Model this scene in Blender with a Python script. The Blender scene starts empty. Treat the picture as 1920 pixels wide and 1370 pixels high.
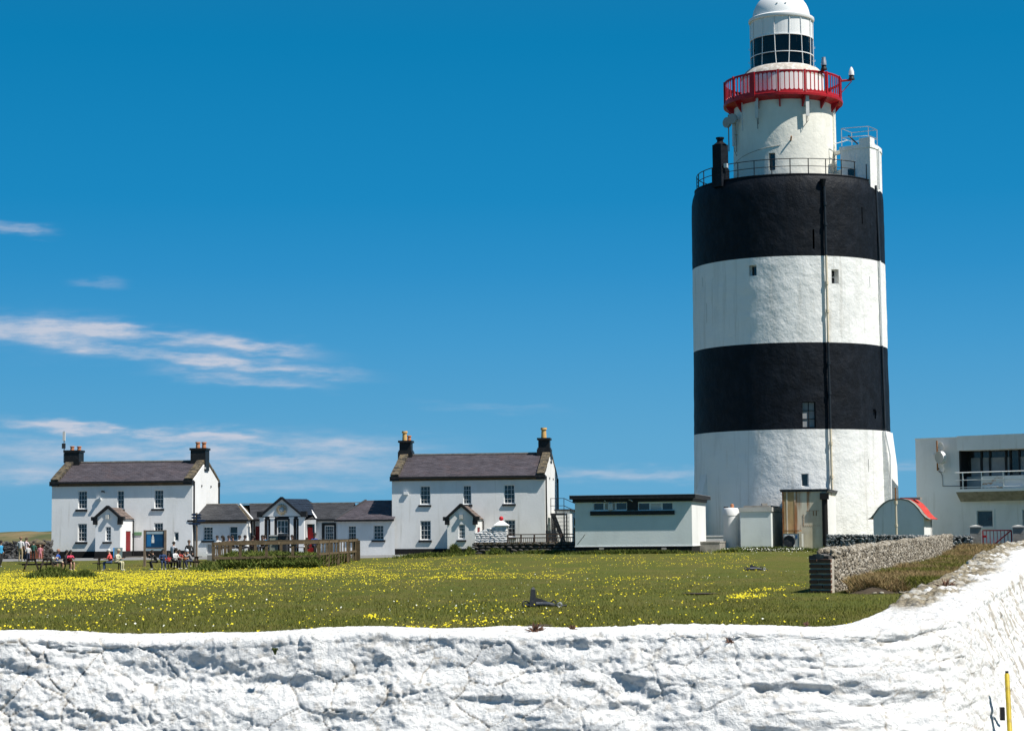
import bpy, math, random
import numpy as np
from mathutils import Vector, Matrix
R = math.radians
rng = random.Random(7)
nr = np.random.RandomState(11)
SC = bpy.context.scene
COL = SC.collection
# ------------------------------------------------------------------ camera
F = 3800.0; EYE = 1.95; PITCH = math.atan(320 / F); ROLL = -0.009
_c, _s = math.cos(PITCH), math.sin(PITCH)
_r = Vector((1, 0, 0)); _u = Vector((0, -_s, _c)); FW = Vector((0, _c, _s))
CX = _r * math.cos(ROLL) + _u * math.sin(ROLL)
CY = _u * math.cos(ROLL) - _r * math.sin(ROLL)
cam_d = bpy.data.cameras.new('camera'); cam = bpy.data.objects.new('camera', cam_d); COL.objects.link(cam)
cam_d.sensor_width = 36; cam_d.lens = F / 1920 * 36; cam_d.clip_start = 0.2; cam_d.clip_end = 60000
M = Matrix((CX, CY, -FW)).transposed().to_4x4(); M.translation = (0, 0, EYE); cam.matrix_world = M
SC.camera = cam
# ------------------------------------------------------------------ sun, sky, exposure
SUN_EL = R(54.5)
SH = Vector((.872, -.483)).normalized()
SUN = Vector((SH.x * math.cos(SUN_EL), SH.y * math.cos(SUN_EL), math.sin(SUN_EL)))
sd = bpy.data.lights.new('sun', 'SUN'); so = bpy.data.objects.new('sun', sd); COL.objects.link(so)
sd.energy = 4.8; sd.angle = R(.5); sd.color = (1, .955, .88)
so.rotation_euler = SUN.to_track_quat('Z', 'Y').to_euler(); so.location = (20, 0, 60)
SC.view_settings.view_transform = 'Standard'; SC.view_settings.look = 'None'
SC.view_settings.exposure = 0.43; SC.view_settings.gamma = 1; SC.view_settings.use_curve_mapping = False
W = bpy.data.worlds.new('World'); SC.world = W; W.use_nodes = True
nt = W.node_tree; nt.nodes.clear()
def N(t, typ, **k):
    n = t.nodes.new(typ)
    for a, b in k.items(): setattr(n, a, b)
    return n
def wm(op, a, b=None, c=None, clamp=False):
    n = N(nt, 'ShaderNodeMath', operation=op); n.use_clamp = clamp
    for i, v in enumerate((a, b, c)):
        if v is None: continue
        if isinstance(v, (int, float)): n.inputs[i].default_value = v
        else: nt.links.new(v, n.inputs[i])
    return n.outputs[0]
sky = N(nt, 'ShaderNodeTexSky', sky_type='NISHITA', sun_disc=False, sun_elevation=SUN_EL, sun_rotation=math.atan2(SH.x, SH.y),
        altitude=0, air_density=1.0, dust_density=0.25, ozone_density=3.0)
tc = N(nt, 'ShaderNodeTexCoord'); sp = N(nt, 'ShaderNodeSeparateXYZ'); nt.links.new(tc.outputs['Generated'], sp.inputs[0])
gr = N(nt, 'ShaderNodeValToRGB'); ge = gr.color_ramp.elements; nt.links.new(sp.outputs[2], gr.inputs[0])
SKYC = [(0.0, (1.05, 3.15, 5.0)), (.045, (.82, 2.95, 4.95)), (.095, (.40, 2.48, 4.78)), (.13, (.17, 2.12, 4.48)), (.165, (.05, 1.88, 4.12)), (.24, (0, 1.58, 3.55)), (.45, (.20, 1.0, 2.3)), (1.0, (.50, .98, 1.8))]
ge[0].position = 0; ge[0].color = (*(v/5 for v in SKYC[0][1]), 1); ge[1].position = 1; ge[1].color = (*(v/5 for v in SKYC[-1][1]), 1)
for p_, c_ in SKYC[1:-1]: k_ = ge.new(p_); k_.color = (*(v/5 for v in c_), 1)
gs = N(nt, 'ShaderNodeMix', data_type='RGBA', blend_type='MULTIPLY'); gs.inputs[0].default_value = 1; gs.inputs[7].default_value = (5, 5, 5, 1); nt.links.new(gr.outputs[0], gs.inputs[6])
tint = N(nt, 'ShaderNodeMix', data_type='RGBA'); tint.inputs[0].default_value = .985; nt.links.new(sky.outputs[0], tint.inputs[6]); nt.links.new(gs.outputs[2], tint.inputs[7])
yy = wm('MAXIMUM', sp.outputs[1], .05)
P = wm('ADD', wm('MULTIPLY', wm('DIVIDE', sp.outputs[0], yy), 3.8), .96)      # picture thousands of pixels, x right
Q = wm('SUBTRACT', 1.006, wm('MULTIPLY', wm('DIVIDE', sp.outputs[2], yy), 3.8))
cb = N(nt, 'ShaderNodeCombineXYZ'); nt.links.new(wm('MULTIPLY', P, 3.2), cb.inputs[0]); nt.links.new(wm('MULTIPLY', Q, 15.0), cb.inputs[1])
n1 = N(nt, 'ShaderNodeTexNoise'); n1.inputs['Scale'].default_value = 1.7; n1.inputs['Detail'].default_value = 9; n1.inputs['Roughness'].default_value = .68
nt.links.new(cb.outputs[0], n1.inputs['Vector'])
n2 = N(nt, 'ShaderNodeTexNoise'); n2.inputs['Scale'].default_value = 3.5; n2.inputs['Detail'].default_value = 5
nt.links.new(cb.outputs[0], n2.inputs['Vector'])
Qd = wm('ADD', Q, wm('MULTIPLY', wm('SUBTRACT', n2.outputs[0], .5), .045))
def blob(cx, cy, hw, hh, slope, st):
    dx = wm('SUBTRACT', P, cx); a = wm('DIVIDE', dx, hw)
    b = wm('DIVIDE', wm('SUBTRACT', wm('SUBTRACT', Qd, cy), wm('MULTIPLY', dx, slope)), hh*.92)
    d = wm('ADD', wm('POWER', wm('ABSOLUTE', a), 4), wm('MULTIPLY', b, b))
    return wm('MULTIPLY', wm('EXPONENT', wm('MULTIPLY', d, -1)), st)
tot = None
for b in [(.05, .605, .16, .022, .05, .62), (.33, .628, .23, .013, .13, .8), (.50, .650, .08, .012, .06, .45), (.25, .652, .26, .012, .12, .62), (.47, .683, .19, .010, .09, .62),
          (.45, .706, .15, .010, .10, .5), (.15, .797, .14, .010, .11, .95), (.28, .808, .12, .009, .05, .5), (.42, .812, .07, .010, .08, .75), (.55, .835, .24, .018, .03, .50),
          (.18, .835, .24, .018, .03, .32), (.10, .882, .22, .014, .0, .45), (.48, .875, .25, .022, .02, .34), (.56, .862, .12, .008, .0, .3), (1.17, .893, .16, .012, .02, .5),
          (.02, .418, .07, .009, .1, .42), (.18, .524, .05, .008, .0, .2), (.92, .765, .12, .008, .06, .16), (1.69, .882, .06, .008, .0, .3), (.6, .91, .25, .012, .0, .28), (.30, .855, .48, .040, .0, .30), (.08, .625, .14, .03, .1, .15)]:
    v = blob(*b); tot = v if tot is None else wm('ADD', tot, v)
g = wm('MULTIPLY', wm('SUBTRACT', n1.outputs[0], .36), 3.3, clamp=True)
cm = wm('MULTIPLY', tot, wm('ADD', wm('MULTIPLY', g, .85), .15)); cm = wm('MINIMUM', wm('MULTIPLY', cm, 1.35), .93)
mixc = N(nt, 'ShaderNodeMix', data_type='RGBA'); nt.links.new(cm, mixc.inputs[0]); nt.links.new(tint.outputs[2], mixc.inputs[6])
mixc.inputs[7].default_value = (4.35, 4.7, 5.5, 1)
bg = N(nt, 'ShaderNodeBackground'); bg.inputs[1].default_value = .095; nt.links.new(mixc.outputs[2], bg.inputs[0])
wo = N(nt, 'ShaderNodeOutputWorld'); nt.links.new(bg.outputs[0], wo.inputs[0])

# ------------------------------------------------------------------ helpers
def ray(px, py): return FW + CX * ((px - 960) / F) + CY * ((685 - py) / F)
def at(px, py, Y):
    d = ray(px, py); return Vector((0, 0, EYE)) + d * (Y / d.y)
def gnd(px, py, z):
    d = ray(px, py); return Vector((0, 0, EYE)) + d * ((z - EYE) / d.z)

class MB:
    def __init__(s): s.v = []; s.f = []; s.m = []; s.mi = 0
    def add(s, vs, fs):
        o = len(s.v); s.v += [tuple(p) for p in vs]; s.f += [tuple(i + o for i in f) for f in fs]; s.m += [s.mi] * len(fs); return s
    def box(s, x0, x1, y0, y1, z0, z1):
        return s.add([(x0,y0,z0),(x1,y0,z0),(x1,y1,z0),(x0,y1,z0),(x0,y0,z1),(x1,y0,z1),(x1,y1,z1),(x0,y1,z1)],
                     [(0,3,2,1),(4,5,6,7),(0,1,5,4),(1,2,6,5),(2,3,7,6),(3,0,4,7)])
    def rbox(s, c, sz, rz, tilt=0):
        m = Matrix.Rotation(rz, 3, 'Z') @ Matrix.Rotation(tilt, 3, 'X'); q = []
        for z in (-.5, .5):
            for x, y in ((-.5,-.5),(.5,-.5),(.5,.5),(-.5,.5)): q.append(Vector(c) + m @ Vector((x*sz[0], y*sz[1], z*sz[2])))
        return s.add(q, [(0,3,2,1),(4,5,6,7),(0,1,5,4),(1,2,6,5),(2,3,7,6),(3,0,4,7)])
    def bar(s, p, q, w, h=None):                       # rectangular bar between two points
        h = h or w; p, q = Vector(p), Vector(q); d = (q - p).normalized()
        a = d.cross(Vector((0, 0, 1)));  a = Vector((1, 0, 0)) if a.length < 1e-4 else a.normalized()
        b = a.cross(d)
        vs = [e + a * (i * w / 2) + b * (j * h / 2) for e in (p, q) for i, j in ((-1,-1),(1,-1),(1,1),(-1,1))]
        return s.add(vs, [(0,1,2,3),(7,6,5,4),(0,4,5,1),(1,5,6,2),(2,6,7,3),(3,7,4,0)])
    def tube(s, pts, r, n=8, cap=True):
        pts = [Vector(p) for p in pts]; rr = r if isinstance(r, (list, tuple)) else [r] * len(pts); vs = []
        up = None
        for i, p in enumerate(pts):
            d = (pts[min(i + 1, len(pts) - 1)] - pts[max(i - 1, 0)]).normalized()
            a = d.cross(Vector((0, 0, 1)) if abs(d.z) < .95 else Vector((0, 1, 0))).normalized()
            if up is not None and a.dot(up) < 0: a = -a
            up = a; b = d.cross(a)
            vs += [p + (a * math.cos(t) + b * math.sin(t)) * rr[i] for t in (2 * math.pi * k / n for k in range(n))]
        fs = [(i*n+k, i*n+(k+1)%n, (i+1)*n+(k+1)%n, (i+1)*n+k) for i in range(len(pts)-1) for k in range(n)]
        if cap: fs += [tuple(range(n))[::-1], tuple(range((len(pts)-1)*n, len(pts)*n))]
        return s.add(vs, fs)
    def lathe(s, prof, n=48, c=(0, 0), a0=0, a1=2*math.pi):
        full = abs(a1 - a0 - 2*math.pi) < 1e-6; m = n if full else n + 1; vs = []
        for r, z in prof:
            for k in range(m):
                a = a0 + (a1 - a0) * k / n; vs.append((c[0] + r*math.sin(a), c[1] - r*math.cos(a), z))
        fs = [(i*m+k, i*m+(k+1)%m, (i+1)*m+(k+1)%m, (i+1)*m+k) for i in range(len(prof)-1) for k in range(n)]
        return s.add(vs, fs)
    def extr(s, poly, y0, y1, cap=True):                # polygon in x,z extruded along y
        n = len(poly); vs = [(x, y0, z) for x, z in poly] + [(x, y1, z) for x, z in poly]
        fs = [(i, (i+1)%n, (i+1)%n+n, i+n) for i in range(n)]
        if cap: fs += [tuple(range(n))[::-1], tuple(range(n, 2*n))]
        return s.add(vs, fs)
    def prism(s, poly, z0, z1):                         # polygon in x,y
        n = len(poly); vs = [(x, y, z0) for x, y in poly] + [(x, y, z1) for x, y in poly]
        return s.add(vs, [(i, (i+1)%n, (i+1)%n+n, i+n) for i in range(n)] + [tuple(range(n))[::-1], tuple(range(n, 2*n))])
    def holes(s, u0, u1, z0, z1, hs, v=0, dep=.14, back=False):   # wall face with rectangular openings and reveals
        us = sorted({u0, u1} | {h[i] for h in hs for i in (0, 1)}); zs = sorted({z0, z1} | {h[i] for h in hs for i in (2, 3)})
        us = [x for x in us if u0 <= x <= u1]; zs = [z for z in zs if z0 <= z <= z1]
        for a, b in zip(us, us[1:]):
            for c, d in zip(zs, zs[1:]):
                m, n = (a+b)/2, (c+d)/2
                if any(h[0] < m < h[1] and h[2] < n < h[3] for h in hs): continue
                s.add([(a,v,c),(b,v,c),(b,v,d),(a,v,d)], [(0,1,2,3)])
        for h in hs:
            a, b, c, d = h[:4]
            s.add([(a,v,c),(b,v,c),(b,v,d),(a,v,d),(a,v+dep,c),(b,v+dep,c),(b,v+dep,d),(a,v+dep,d)], [(0,4,5,1),(1,5,6,2),(2,6,7,3),(3,7,4,0)])
        return s

def mesh_from(name, mb, mats, smooth=False):
    me = bpy.data.meshes.new(name); me.from_pydata(mb.v, [], mb.f)
    for m in (mats if isinstance(mats, (list, tuple)) else [mats]): me.materials.append(m)
    if max(mb.m, default=0) > 0: me.polygons.foreach_set('material_index', mb.m)
    if smooth:
        me.polygons.foreach_set('use_smooth', [True] * len(me.polygons)); me.update(); me.set_sharp_from_angle(angle=R(38))
    me.update(); return me
def np_mesh(name, V, Fc, mats, smooth=True, mi=None):
    V = np.asarray(V, np.float32); Fc = np.asarray(Fc, np.int32); k = Fc.shape[1]
    me = bpy.data.meshes.new(name); me.vertices.add(len(V)); me.vertices.foreach_set('co', V.ravel())
    me.loops.add(Fc.size); me.loops.foreach_set('vertex_index', Fc.ravel()); me.polygons.add(len(Fc))
    me.polygons.foreach_set('loop_start', np.arange(0, Fc.size, k, dtype=np.int32))
    for m in (mats if isinstance(mats, (list, tuple)) else [mats]): me.materials.append(m)
    if mi is not None: me.polygons.foreach_set('material_index', np.asarray(mi, np.int32))
    me.update(calc_edges=True); me.polygons.foreach_set('use_smooth', np.full(len(Fc), smooth)); return me
def tag(o, label=None, cat=None, group=None, kind=None):
    if label: o['label'] = label
    if cat: o['category'] = cat
    if group: o['group'] = group
    if kind: o['kind'] = kind
    return o
def obj(name, mb, mats, parent=None, smooth=False, **k):
    me = mb if isinstance(mb, bpy.types.Mesh) else mesh_from(name, mb, mats, smooth)
    o = bpy.data.objects.new(name, me); COL.objects.link(o)
    if parent: o.parent = parent
    return tag(o, **k)
def thing(name, label, cat, loc, rz=0, group=None):
    o = bpy.data.objects.new(name, None); COL.objects.link(o); o.location = loc; o.rotation_euler = (0, 0, rz); o.empty_display_size = .3
    return tag(o, label, cat, group)
def dup(o, parent=None, loc=None, rz=None, label=None):
    c = o.copy(); COL.objects.link(c); c.parent = parent
    if loc is not None: c.location = loc
    if rz is not None: c.rotation_euler = (0, 0, rz)
    if label: c['label'] = label
    for ch in [x for x in KIDS.get(o.name, o.children)]: dup(ch, c)
    return c
KIDS = {}
def polyat(px_list, Y): return [at(x, y, Y) for x, y in px_list]
class Fr:                                               # frame of a facade: u along it, v into depth, z up
    def __init__(s, o, t): s.o = Vector((o[0], o[1])); s.t = t; s.u = Vector((math.cos(t), math.sin(t))); s.n = Vector((-math.sin(t), math.cos(t)))
    def uz(s, px, py, v=0):
        d = ray(px, py); k = ((s.o + s.n * v).dot(s.n)) / Vector((d.x, d.y)).dot(s.n)
        p = Vector((0, 0, EYE)) + d * k; return (Vector((p.x, p.y)) - s.o).dot(s.u), p.z
    def U(s, px, v=0, py=960): return s.uz(px, py, v)[0]
    def Z(s, px, py, v=0): return s.uz(px, py, v)[1]
    def sv(s, px, u, py=960):                           # depth at which column px meets the plane u=const
        d = ray(px, py); d2 = Vector((d.x, d.y)); q = s.o + s.u * u; k = q.dot(s.u) / d2.dot(s.u); return (d2 * k - s.o).dot(s.n)
    def w(s, u, v=0): p = s.o + s.u * u + s.n * v; return p
# ------------------------------------------------------------------ materials
def nm(name):
    m = bpy.data.materials.new(name); m.use_nodes = True; t = m.node_tree; t.nodes.clear()
    b = N(t, 'ShaderNodeBsdfPrincipled'); o = N(t, 'ShaderNodeOutputMaterial'); t.links.new(b.outputs[0], o.inputs[0])
    tc = N(t, 'ShaderNodeTexCoord'); return m, t, b, tc.outputs['Object']
def noise(t, co, sc, det=4, rough=.55, stretch=None):
    n = N(t, 'ShaderNodeTexNoise'); n.inputs['Scale'].default_value = sc; n.inputs['Detail'].default_value = det; n.inputs['Roughness'].default_value = rough
    if stretch:
        mp = N(t, 'ShaderNodeMapping'); mp.inputs['Scale'].default_value = stretch; t.links.new(co, mp.inputs[0]); co = mp.outputs[0]
    t.links.new(co, n.inputs['Vector']); return n.outputs[0]
def ramp(t, src, a, b, c0=(0,0,0,1), c1=(1,1,1,1)):
    r = N(t, 'ShaderNodeValToRGB'); r.color_ramp.elements[0].position = a; r.color_ramp.elements[1].position = b
    r.color_ramp.elements[0].color = c0; r.color_ramp.elements[1].color = c1; t.links.new(src, r.inputs[0]); return r.outputs[0]
def mix(t, f, a, b, bt='MIX'):
    m = N(t, 'ShaderNodeMix', data_type='RGBA', blend_type=bt)
    for i, v in ((0, f), (6, a), (7, b)):
        if isinstance(v, (int, float)): m.inputs[i].default_value = v
        elif isinstance(v, tuple): m.inputs[i].default_value = (v + (1,))[:4]
        else: t.links.new(v, m.inputs[i])
    return m.outputs[2]
def bump(t, b, h, st, dist=.05):
    n = N(t, 'ShaderNodeBump'); n.inputs['Strength'].default_value = st; n.inputs['Distance'].default_value = dist
    t.links.new(h, n.inputs['Height']); 
    if b.inputs['Normal'].links: t.links.new(b.inputs['Normal'].links[0].from_socket, n.inputs['Normal'])
    t.links.new(n.outputs[0], b.inputs['Normal'])
def mat(name, col, rough=.8, var=.12, vs=1.5, bumps=(), dirt=None, metal=0, spec=.3):
    m, t, b, co = nm(name)
    c = mix(t, ramp(t, noise(t, co, vs), .3, .7), tuple(x*(1-var) for x in col), tuple(min(1, x*(1+var)) for x in col))
    for d in (dirt or ()):                              # (colour, amount, scale, lo, hi, stretch)
        dc, amt, sc, lo, hi, stc = d
        f = N(t, 'ShaderNodeMath', operation='MULTIPLY'); f.inputs[1].default_value = amt
        t.links.new(ramp(t, noise(t, co, sc, 6, .6, stc), lo, hi), f.inputs[0]); c = mix(t, f.outputs[0], c, dc)
    t.links.new(c, b.inputs['Base Color']); b.inputs['Roughness'].default_value = rough; b.inputs['Metallic'].default_value = metal
    b.inputs['Specular IOR Level'].default_value = spec
    for sc, st, dist in bumps: bump(t, b, noise(t, co, sc, 5, .6), st, dist)
    return m
GREY = (.42, .41, .37)
TW = mat('tower_white', (.80, .80, .78), .7, .03, .5, ((.9, .7, .18), (3.5, .5, .04), (14, .5, .012)), [((.44, .42, .37), .40, 2.6, .57, .70, (1, 1, .05)), ((.50, .50, .47), .40, .9, .52, .75, (1, 1, .22)), ((.6, .5, .36), .2, 2.5, .62, .75, (1, 1, .15))])
TB = mat('tower_black', (.0035, .0055, .0095), .6, .35, 1.2, ((.9, .6, .18), (3.5, .5, .05), (14, .4, .015)), [((.013, .018, .027), .6, 2.0, .45, .75, (1, 1, .5)), ((.12, .14, .16), .35, 9.0, .70, .78, (1, 1, 1.6))], spec=.18)
TC = mat('tower_cream', (.78, .76, .68), .7, .05, .5, ((1.2, .6, .1), (6, .4, .03)), [((.45, .42, .34), .4, .8, .5, .8, (1, 1, .3))])
HW = mat('house_white', (.79, .79, .78), .85, .04, .6, ((8, .4, .02), (40, .35, .008)), [((.50, .50, .46), .40, .9, .5, .8, (1, 1, .4)), ((.38, .36, .30), .30, 2.4, .60, .72, (1, 1, .07))])
HG = mat('house_greenish', (.70, .75, .73), .85, .04, .6, ((8, .4, .02), (40, .35, .008)), [((.45, .47, .44), .3, 1.2, .5, .8, (1, 1, .4))])
HS = mat('smooth_white', (.80, .80, .79), .5, .02)
PB = mat('black_paint', (.012, .012, .013), .5, .2, 3, ((20, .2, .01),), [((.06, .06, .06), .4, 6, .5, .8, None)])
PBH = mat('plinth_black', (.010, .010, .011), .8, .2, 3, ((20, .2, .01),))
SL = mat('slate', (.085, .075, .085), .55, .25, 1.3, ((9, .4, .02),), [((.17, .14, .16), .5, 5.0, .5, .75, (1, 1, 4)), ((.14, .09, .08), .35, .8, .5, .7, None), ((.26, .25, .25), .4, 22, .66, .76, None)])
SLD = mat('slate_dark', (.060, .060, .064), .55, .25, 1.3, ((9, .4, .02),), [((.09, .085, .09), .5, 7.0, .5, .75, (1, 1, 4))])
SLB = mat('slate_blue', (.018, .024, .036), .5, .25, 1.3, (), [((.05, .06, .08), .4, 8.0, .5, .75, (1, 1, 4))])
LICH = mat('lichen_coping', (.12, .10, .07), .9, .3, 2, ((12, .6, .03),), [((.34, .24, .08), .5, 5, .54, .66, None), ((.025, .025, .025), .8, 3, .48, .58, None)])
PRF = mat('porch_slate', (.15, .115, .10), .8, .3, 3, ((12, .5, .02),))
BRN = mat('brown_fascia', (.14, .095, .055), .8, .25, 2, (), [((.05, .04, .03), .6, 4, .5, .7, (.4, 1, 3))])
RED = mat('red_paint', (.42, .012, .020), .45, .15, 3, (), [((.16, .01, .01), .4, 4, .5, .7, None)])
RDOOR = mat('red_door', (.20, .012, .014), .5, .15, 3)
RDB = mat('red_door_bright', (.45, .02, .02), .5, .15, 3)
REDR = mat('red_roof', (.50, .045, .035), .7, .15, 2, ((8, .4, .03),), [((.5, .3, .25), .3, 5, .55, .7, None)])
POT = mat('clay_pot', (.48, .20, .10), .8, .1, 4); POTY = mat('yellow_pot', (.62, .38, .14), .8, .1, 4)
CONC = mat('concrete', (.30, .28, .25), .9, .2, 2, ((10, .5, .02),), [((.12, .11, .10), .6, 3, .5, .7, None)])
CONL = mat('concrete_light', (.46, .46, .43), .9, .1, 1, ((10, .5, .02),), [((.25, .23, .19), .6, 1.5, .5, .75, (1, 1, .4))])
GALV = mat('galvanised', (.45, .46, .48), .4, .1, 3, metal=.6)
LG = mat('light_grey_plastic', (.55, .56, .55), .5, .08, 3)
DISH = mat('dish_grey', (.33, .35, .34), .6, .08, 3)
PIPE = mat('cream_pipe', (.62, .54, .40), .6, .1, 2, (), [((.35, .18, .07), .5, 1.6, .6, .72, None)])
IRON = mat('dark_iron', (.02, .021, .024), .5, .2, 5)
IRONW = mat('weathered_iron', (.030, .034, .040), .55, .4, 5, ((18, .5, .01),), [((.20, .18, .17), .5, 8, .55, .7, None)])
BRWN = mat('brown_rail', (.10, .07, .055), .7, .2, 3)
WOOD = mat('weathered_wood', (.15, .108, .062), .85, .3, 3, ((20, .5, .01),), [((.06, .045, .025), .8, 3, .45, .62, (1, 1, 1)), ((.40, .32, .20), .5, 7, .58, .72, (1, 1, .2))])
TIMB = mat('dark_timber', (.035, .026, .022), .8, .3, 4, ((20, .4, .01),), [((.11, .08, .06), .4, 6, .55, .7, None)])
POSTW = mat('post_timber', (.20, .15, .11), .8, .2, 4)
CHAR = mat('charcoal_board', (.07, .075, .085), .7, .2, 3, (), [((.14, .14, .15), .4, 8, .5, .7, (1, 1, 6))])
SOIL = mat('soil', (.06, .045, .03), .95, .3, 4, ((10, .6, .05),))
def glassy(name, col, rough=.06):
    m, t, b, co = nm(name)
    t.links.new(mix(t, ramp(t, noise(t, co, 2.2), .35, .65), col, tuple(x*2.2 for x in col)), b.inputs['Base Color'])
    b.inputs['Roughness'].default_value = rough; b.inputs['Specular IOR Level'].default_value = .6; return m
GL = glassy('window_glass', (.012, .014, .016))
GLT = glassy('tinted_glass', (.018, .017, .015), .12)
CURT = mat('curtain', (.30, .31, .32), .9, .15, 2)
def clear(name):
    m = bpy.data.materials.new(name); m.use_nodes = True; t = m.node_tree; t.nodes.clear()
    a = N(t, 'ShaderNodeBsdfTransparent'); b = N(t, 'ShaderNodeBsdfGlossy'); b.inputs['Roughness'].default_value = .04; x = N(t, 'ShaderNodeMixShader'); f = N(t, 'ShaderNodeFresnel'); f.inputs[0].default_value = 1.45
    a.inputs[0].default_value = (.80, .86, .88, 1); o = N(t, 'ShaderNodeOutputMaterial')
    t.links.new(f.outputs[0], x.inputs[0]); t.links.new(a.outputs[0], x.inputs[1]); t.links.new(b.outputs[0], x.inputs[2]); t.links.new(x.outputs[0], o.inputs[0]); return m
CLR = clear('clear_glass')
def stone(name, c1, c2, c3, rough=.9, sc=4):
    m, t, b, co = nm(name)
    gi = N(t, 'ShaderNodeNewGeometry'); rp = N(t, 'ShaderNodeValToRGB'); e = rp.color_ramp.elements
    e[0].color = c1 + (1,); e[1].color = c3 + (1,); k = e.new(.5); k.color = c2 + (1,)
    t.links.new(gi.outputs['Random Per Island'], rp.inputs[0])
    c = mix(t, ramp(t, noise(t, co, sc, 6), .3, .7), mix(t, .35, rp.outputs[0], (.02, .02, .02)), rp.outputs[0])
    t.links.new(c, b.inputs['Base Color']); b.inputs['Roughness'].default_value = rough; bump(t, b, noise(t, co, 18, 5), .6, .02); return m
ST_L = stone('rubble_pale', (.15, .125, .09), (.31, .27, .205), (.50, .46, .39))
ST_G = stone('rubble_grey', (.13, .14, .14), (.22, .23, .23), (.36, .37, .36))
ST_D = stone('rubble_dark', (.030, .028, .026), (.07, .065, .06), (.17, .165, .16))
ST_W = stone('whitewashed_stone', (.70, .70, .70), (.78, .78, .78), (.82, .82, .81))
BRK = stone('old_brick', (.06, .028, .018), (.13, .055, .032), (.16, .12, .09))
MORT = mat('mortar_pale', (.46, .42, .35), .95, .2, 5, ((20, .5, .02),)); MORM = mat('mortar_mid_dark', (.10, .09, .075), .95, .3, 5, ((20, .5, .02),)); MORD = mat('mortar_dark', (.035, .032, .028), .95, .3, 5, ((20, .5, .02),))  # middle mortar is a darker core tone that speckles the pale rubble
RUST = mat('rusty_cream_steel', (.66, .62, .50), .6, .08, 2, ((6, .15, .02),), [((.30, .12, .03), .9, 1.1, .56, .66, (1.6, 1.6, .12)), ((.42, .34, .2), .6, .8, .45, .7, (1, 1, .3)), ((.12, .05, .02), .7, 2.6, .66, .74, (1, 1, .15))])
RUSTB = mat('rust', (.30, .13, .04), .8, .4, 3, (), [((.09, .04, .02), .7, 5, .5, .65, (1, 1, .3))])
# grass ground ------------------------------------------------------------
def ground_mat():
    m, t, b, co = nm('field_grass')
    a = ramp(t, noise(t, co, .35, 6, .65, (1, .45, 1)), .42, .60); d = ramp(t, noise(t, co, 5.0, 6, .7), .35, .65); e = ramp(t, noise(t, co, 34, 4, .7), .38, .62)
    c = mix(t, a, (.104, .135, .017), (.175, .150, .040)); c = mix(t, d, mix(t, 1, c, (.62, .66, .6), 'MULTIPLY'), c)
    c = mix(t, e, mix(t, 1, c, (.42, .48, .4), 'MULTIPLY'), mix(t, .5, c, (.24, .23, .065)))
    br = ramp(t, noise(t, co, .16, 5, .6), .60, .74); f = N(t, 'ShaderNodeMath', operation='MULTIPLY'); f.inputs[1].default_value = .45; t.links.new(br, f.inputs[0])
    c = mix(t, f.outputs[0], c, (.13, .105, .05))
    t.links.new(c, b.inputs['Base Color']); b.inputs['Roughness'].default_value = .95; b.inputs['Specular IOR Level'].default_value = .1
    bump(t, b, noise(t, co, 9, 5, .7), .8, .08); bump(t, b, noise(t, co, 40, 3, .7), .8, .03); return m
GRASS = ground_mat()
PATH = mat('path_asphalt', (.20, .20, .20), .95, .12, 2, ((30, .5, .01),), [((.28, .27, .24), .4, 3, .5, .7, None)])
ROAD = mat('road_asphalt', (.06, .06, .06), .95, .2, 2, ((40, .6, .01),))
HILL = mat('hill_grass', (.075, .085, .03), .95, .3, .06, (), [((.22, .16, .08), .85, .05, .47, .56, (1, .2, 1)), ((.06, .085, .025), .6, .12, .5, .6, None)])
SEA = mat('sea_water', (.01, .05, .10), .15, .1, .01, ((.6, .5, .3),), spec=.5)
def blade_mat(name, cols):
    m, t, b, co = nm(name); gi = N(t, 'ShaderNodeNewGeometry'); rp = N(t, 'ShaderNodeValToRGB'); e = rp.color_ramp.elements
    e[0].color = cols[0] + (1,); e[1].color = cols[-1] + (1,)
    for i, c in enumerate(cols[1:-1]): k = e.new((i + 1) / (len(cols) - 1)); k.color = c + (1,)
    t.links.new(gi.outputs['Random Per Island'], rp.inputs[0]); t.links.new(rp.outputs[0], b.inputs['Base Color'])
    b.inputs['Roughness'].default_value = .8; b.inputs['Specular IOR Level'].default_value = .1
    return m
GB = blade_mat('grass_blades', [(.075, .092, .014), (.135, .148, .026), (.20, .185, .05), (.115, .135, .022)])
DRY = blade_mat('dry_grass', [(.20, .12, .055), (.38, .28, .14), (.17, .15, .06), (.30, .20, .09)])
LUSH = blade_mat('lush_leaves', [(.045, .08, .016), (.10, .14, .026), (.17, .18, .045), (.04, .055, .014)])
FLW = blade_mat('yellow_petals', [(.44, .37, .012), (.72, .60, .03), (.60, .53, .04)])
FLWW = blade_mat('white_petals', [(.7, .72, .6), (.8, .8, .7)])
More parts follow.
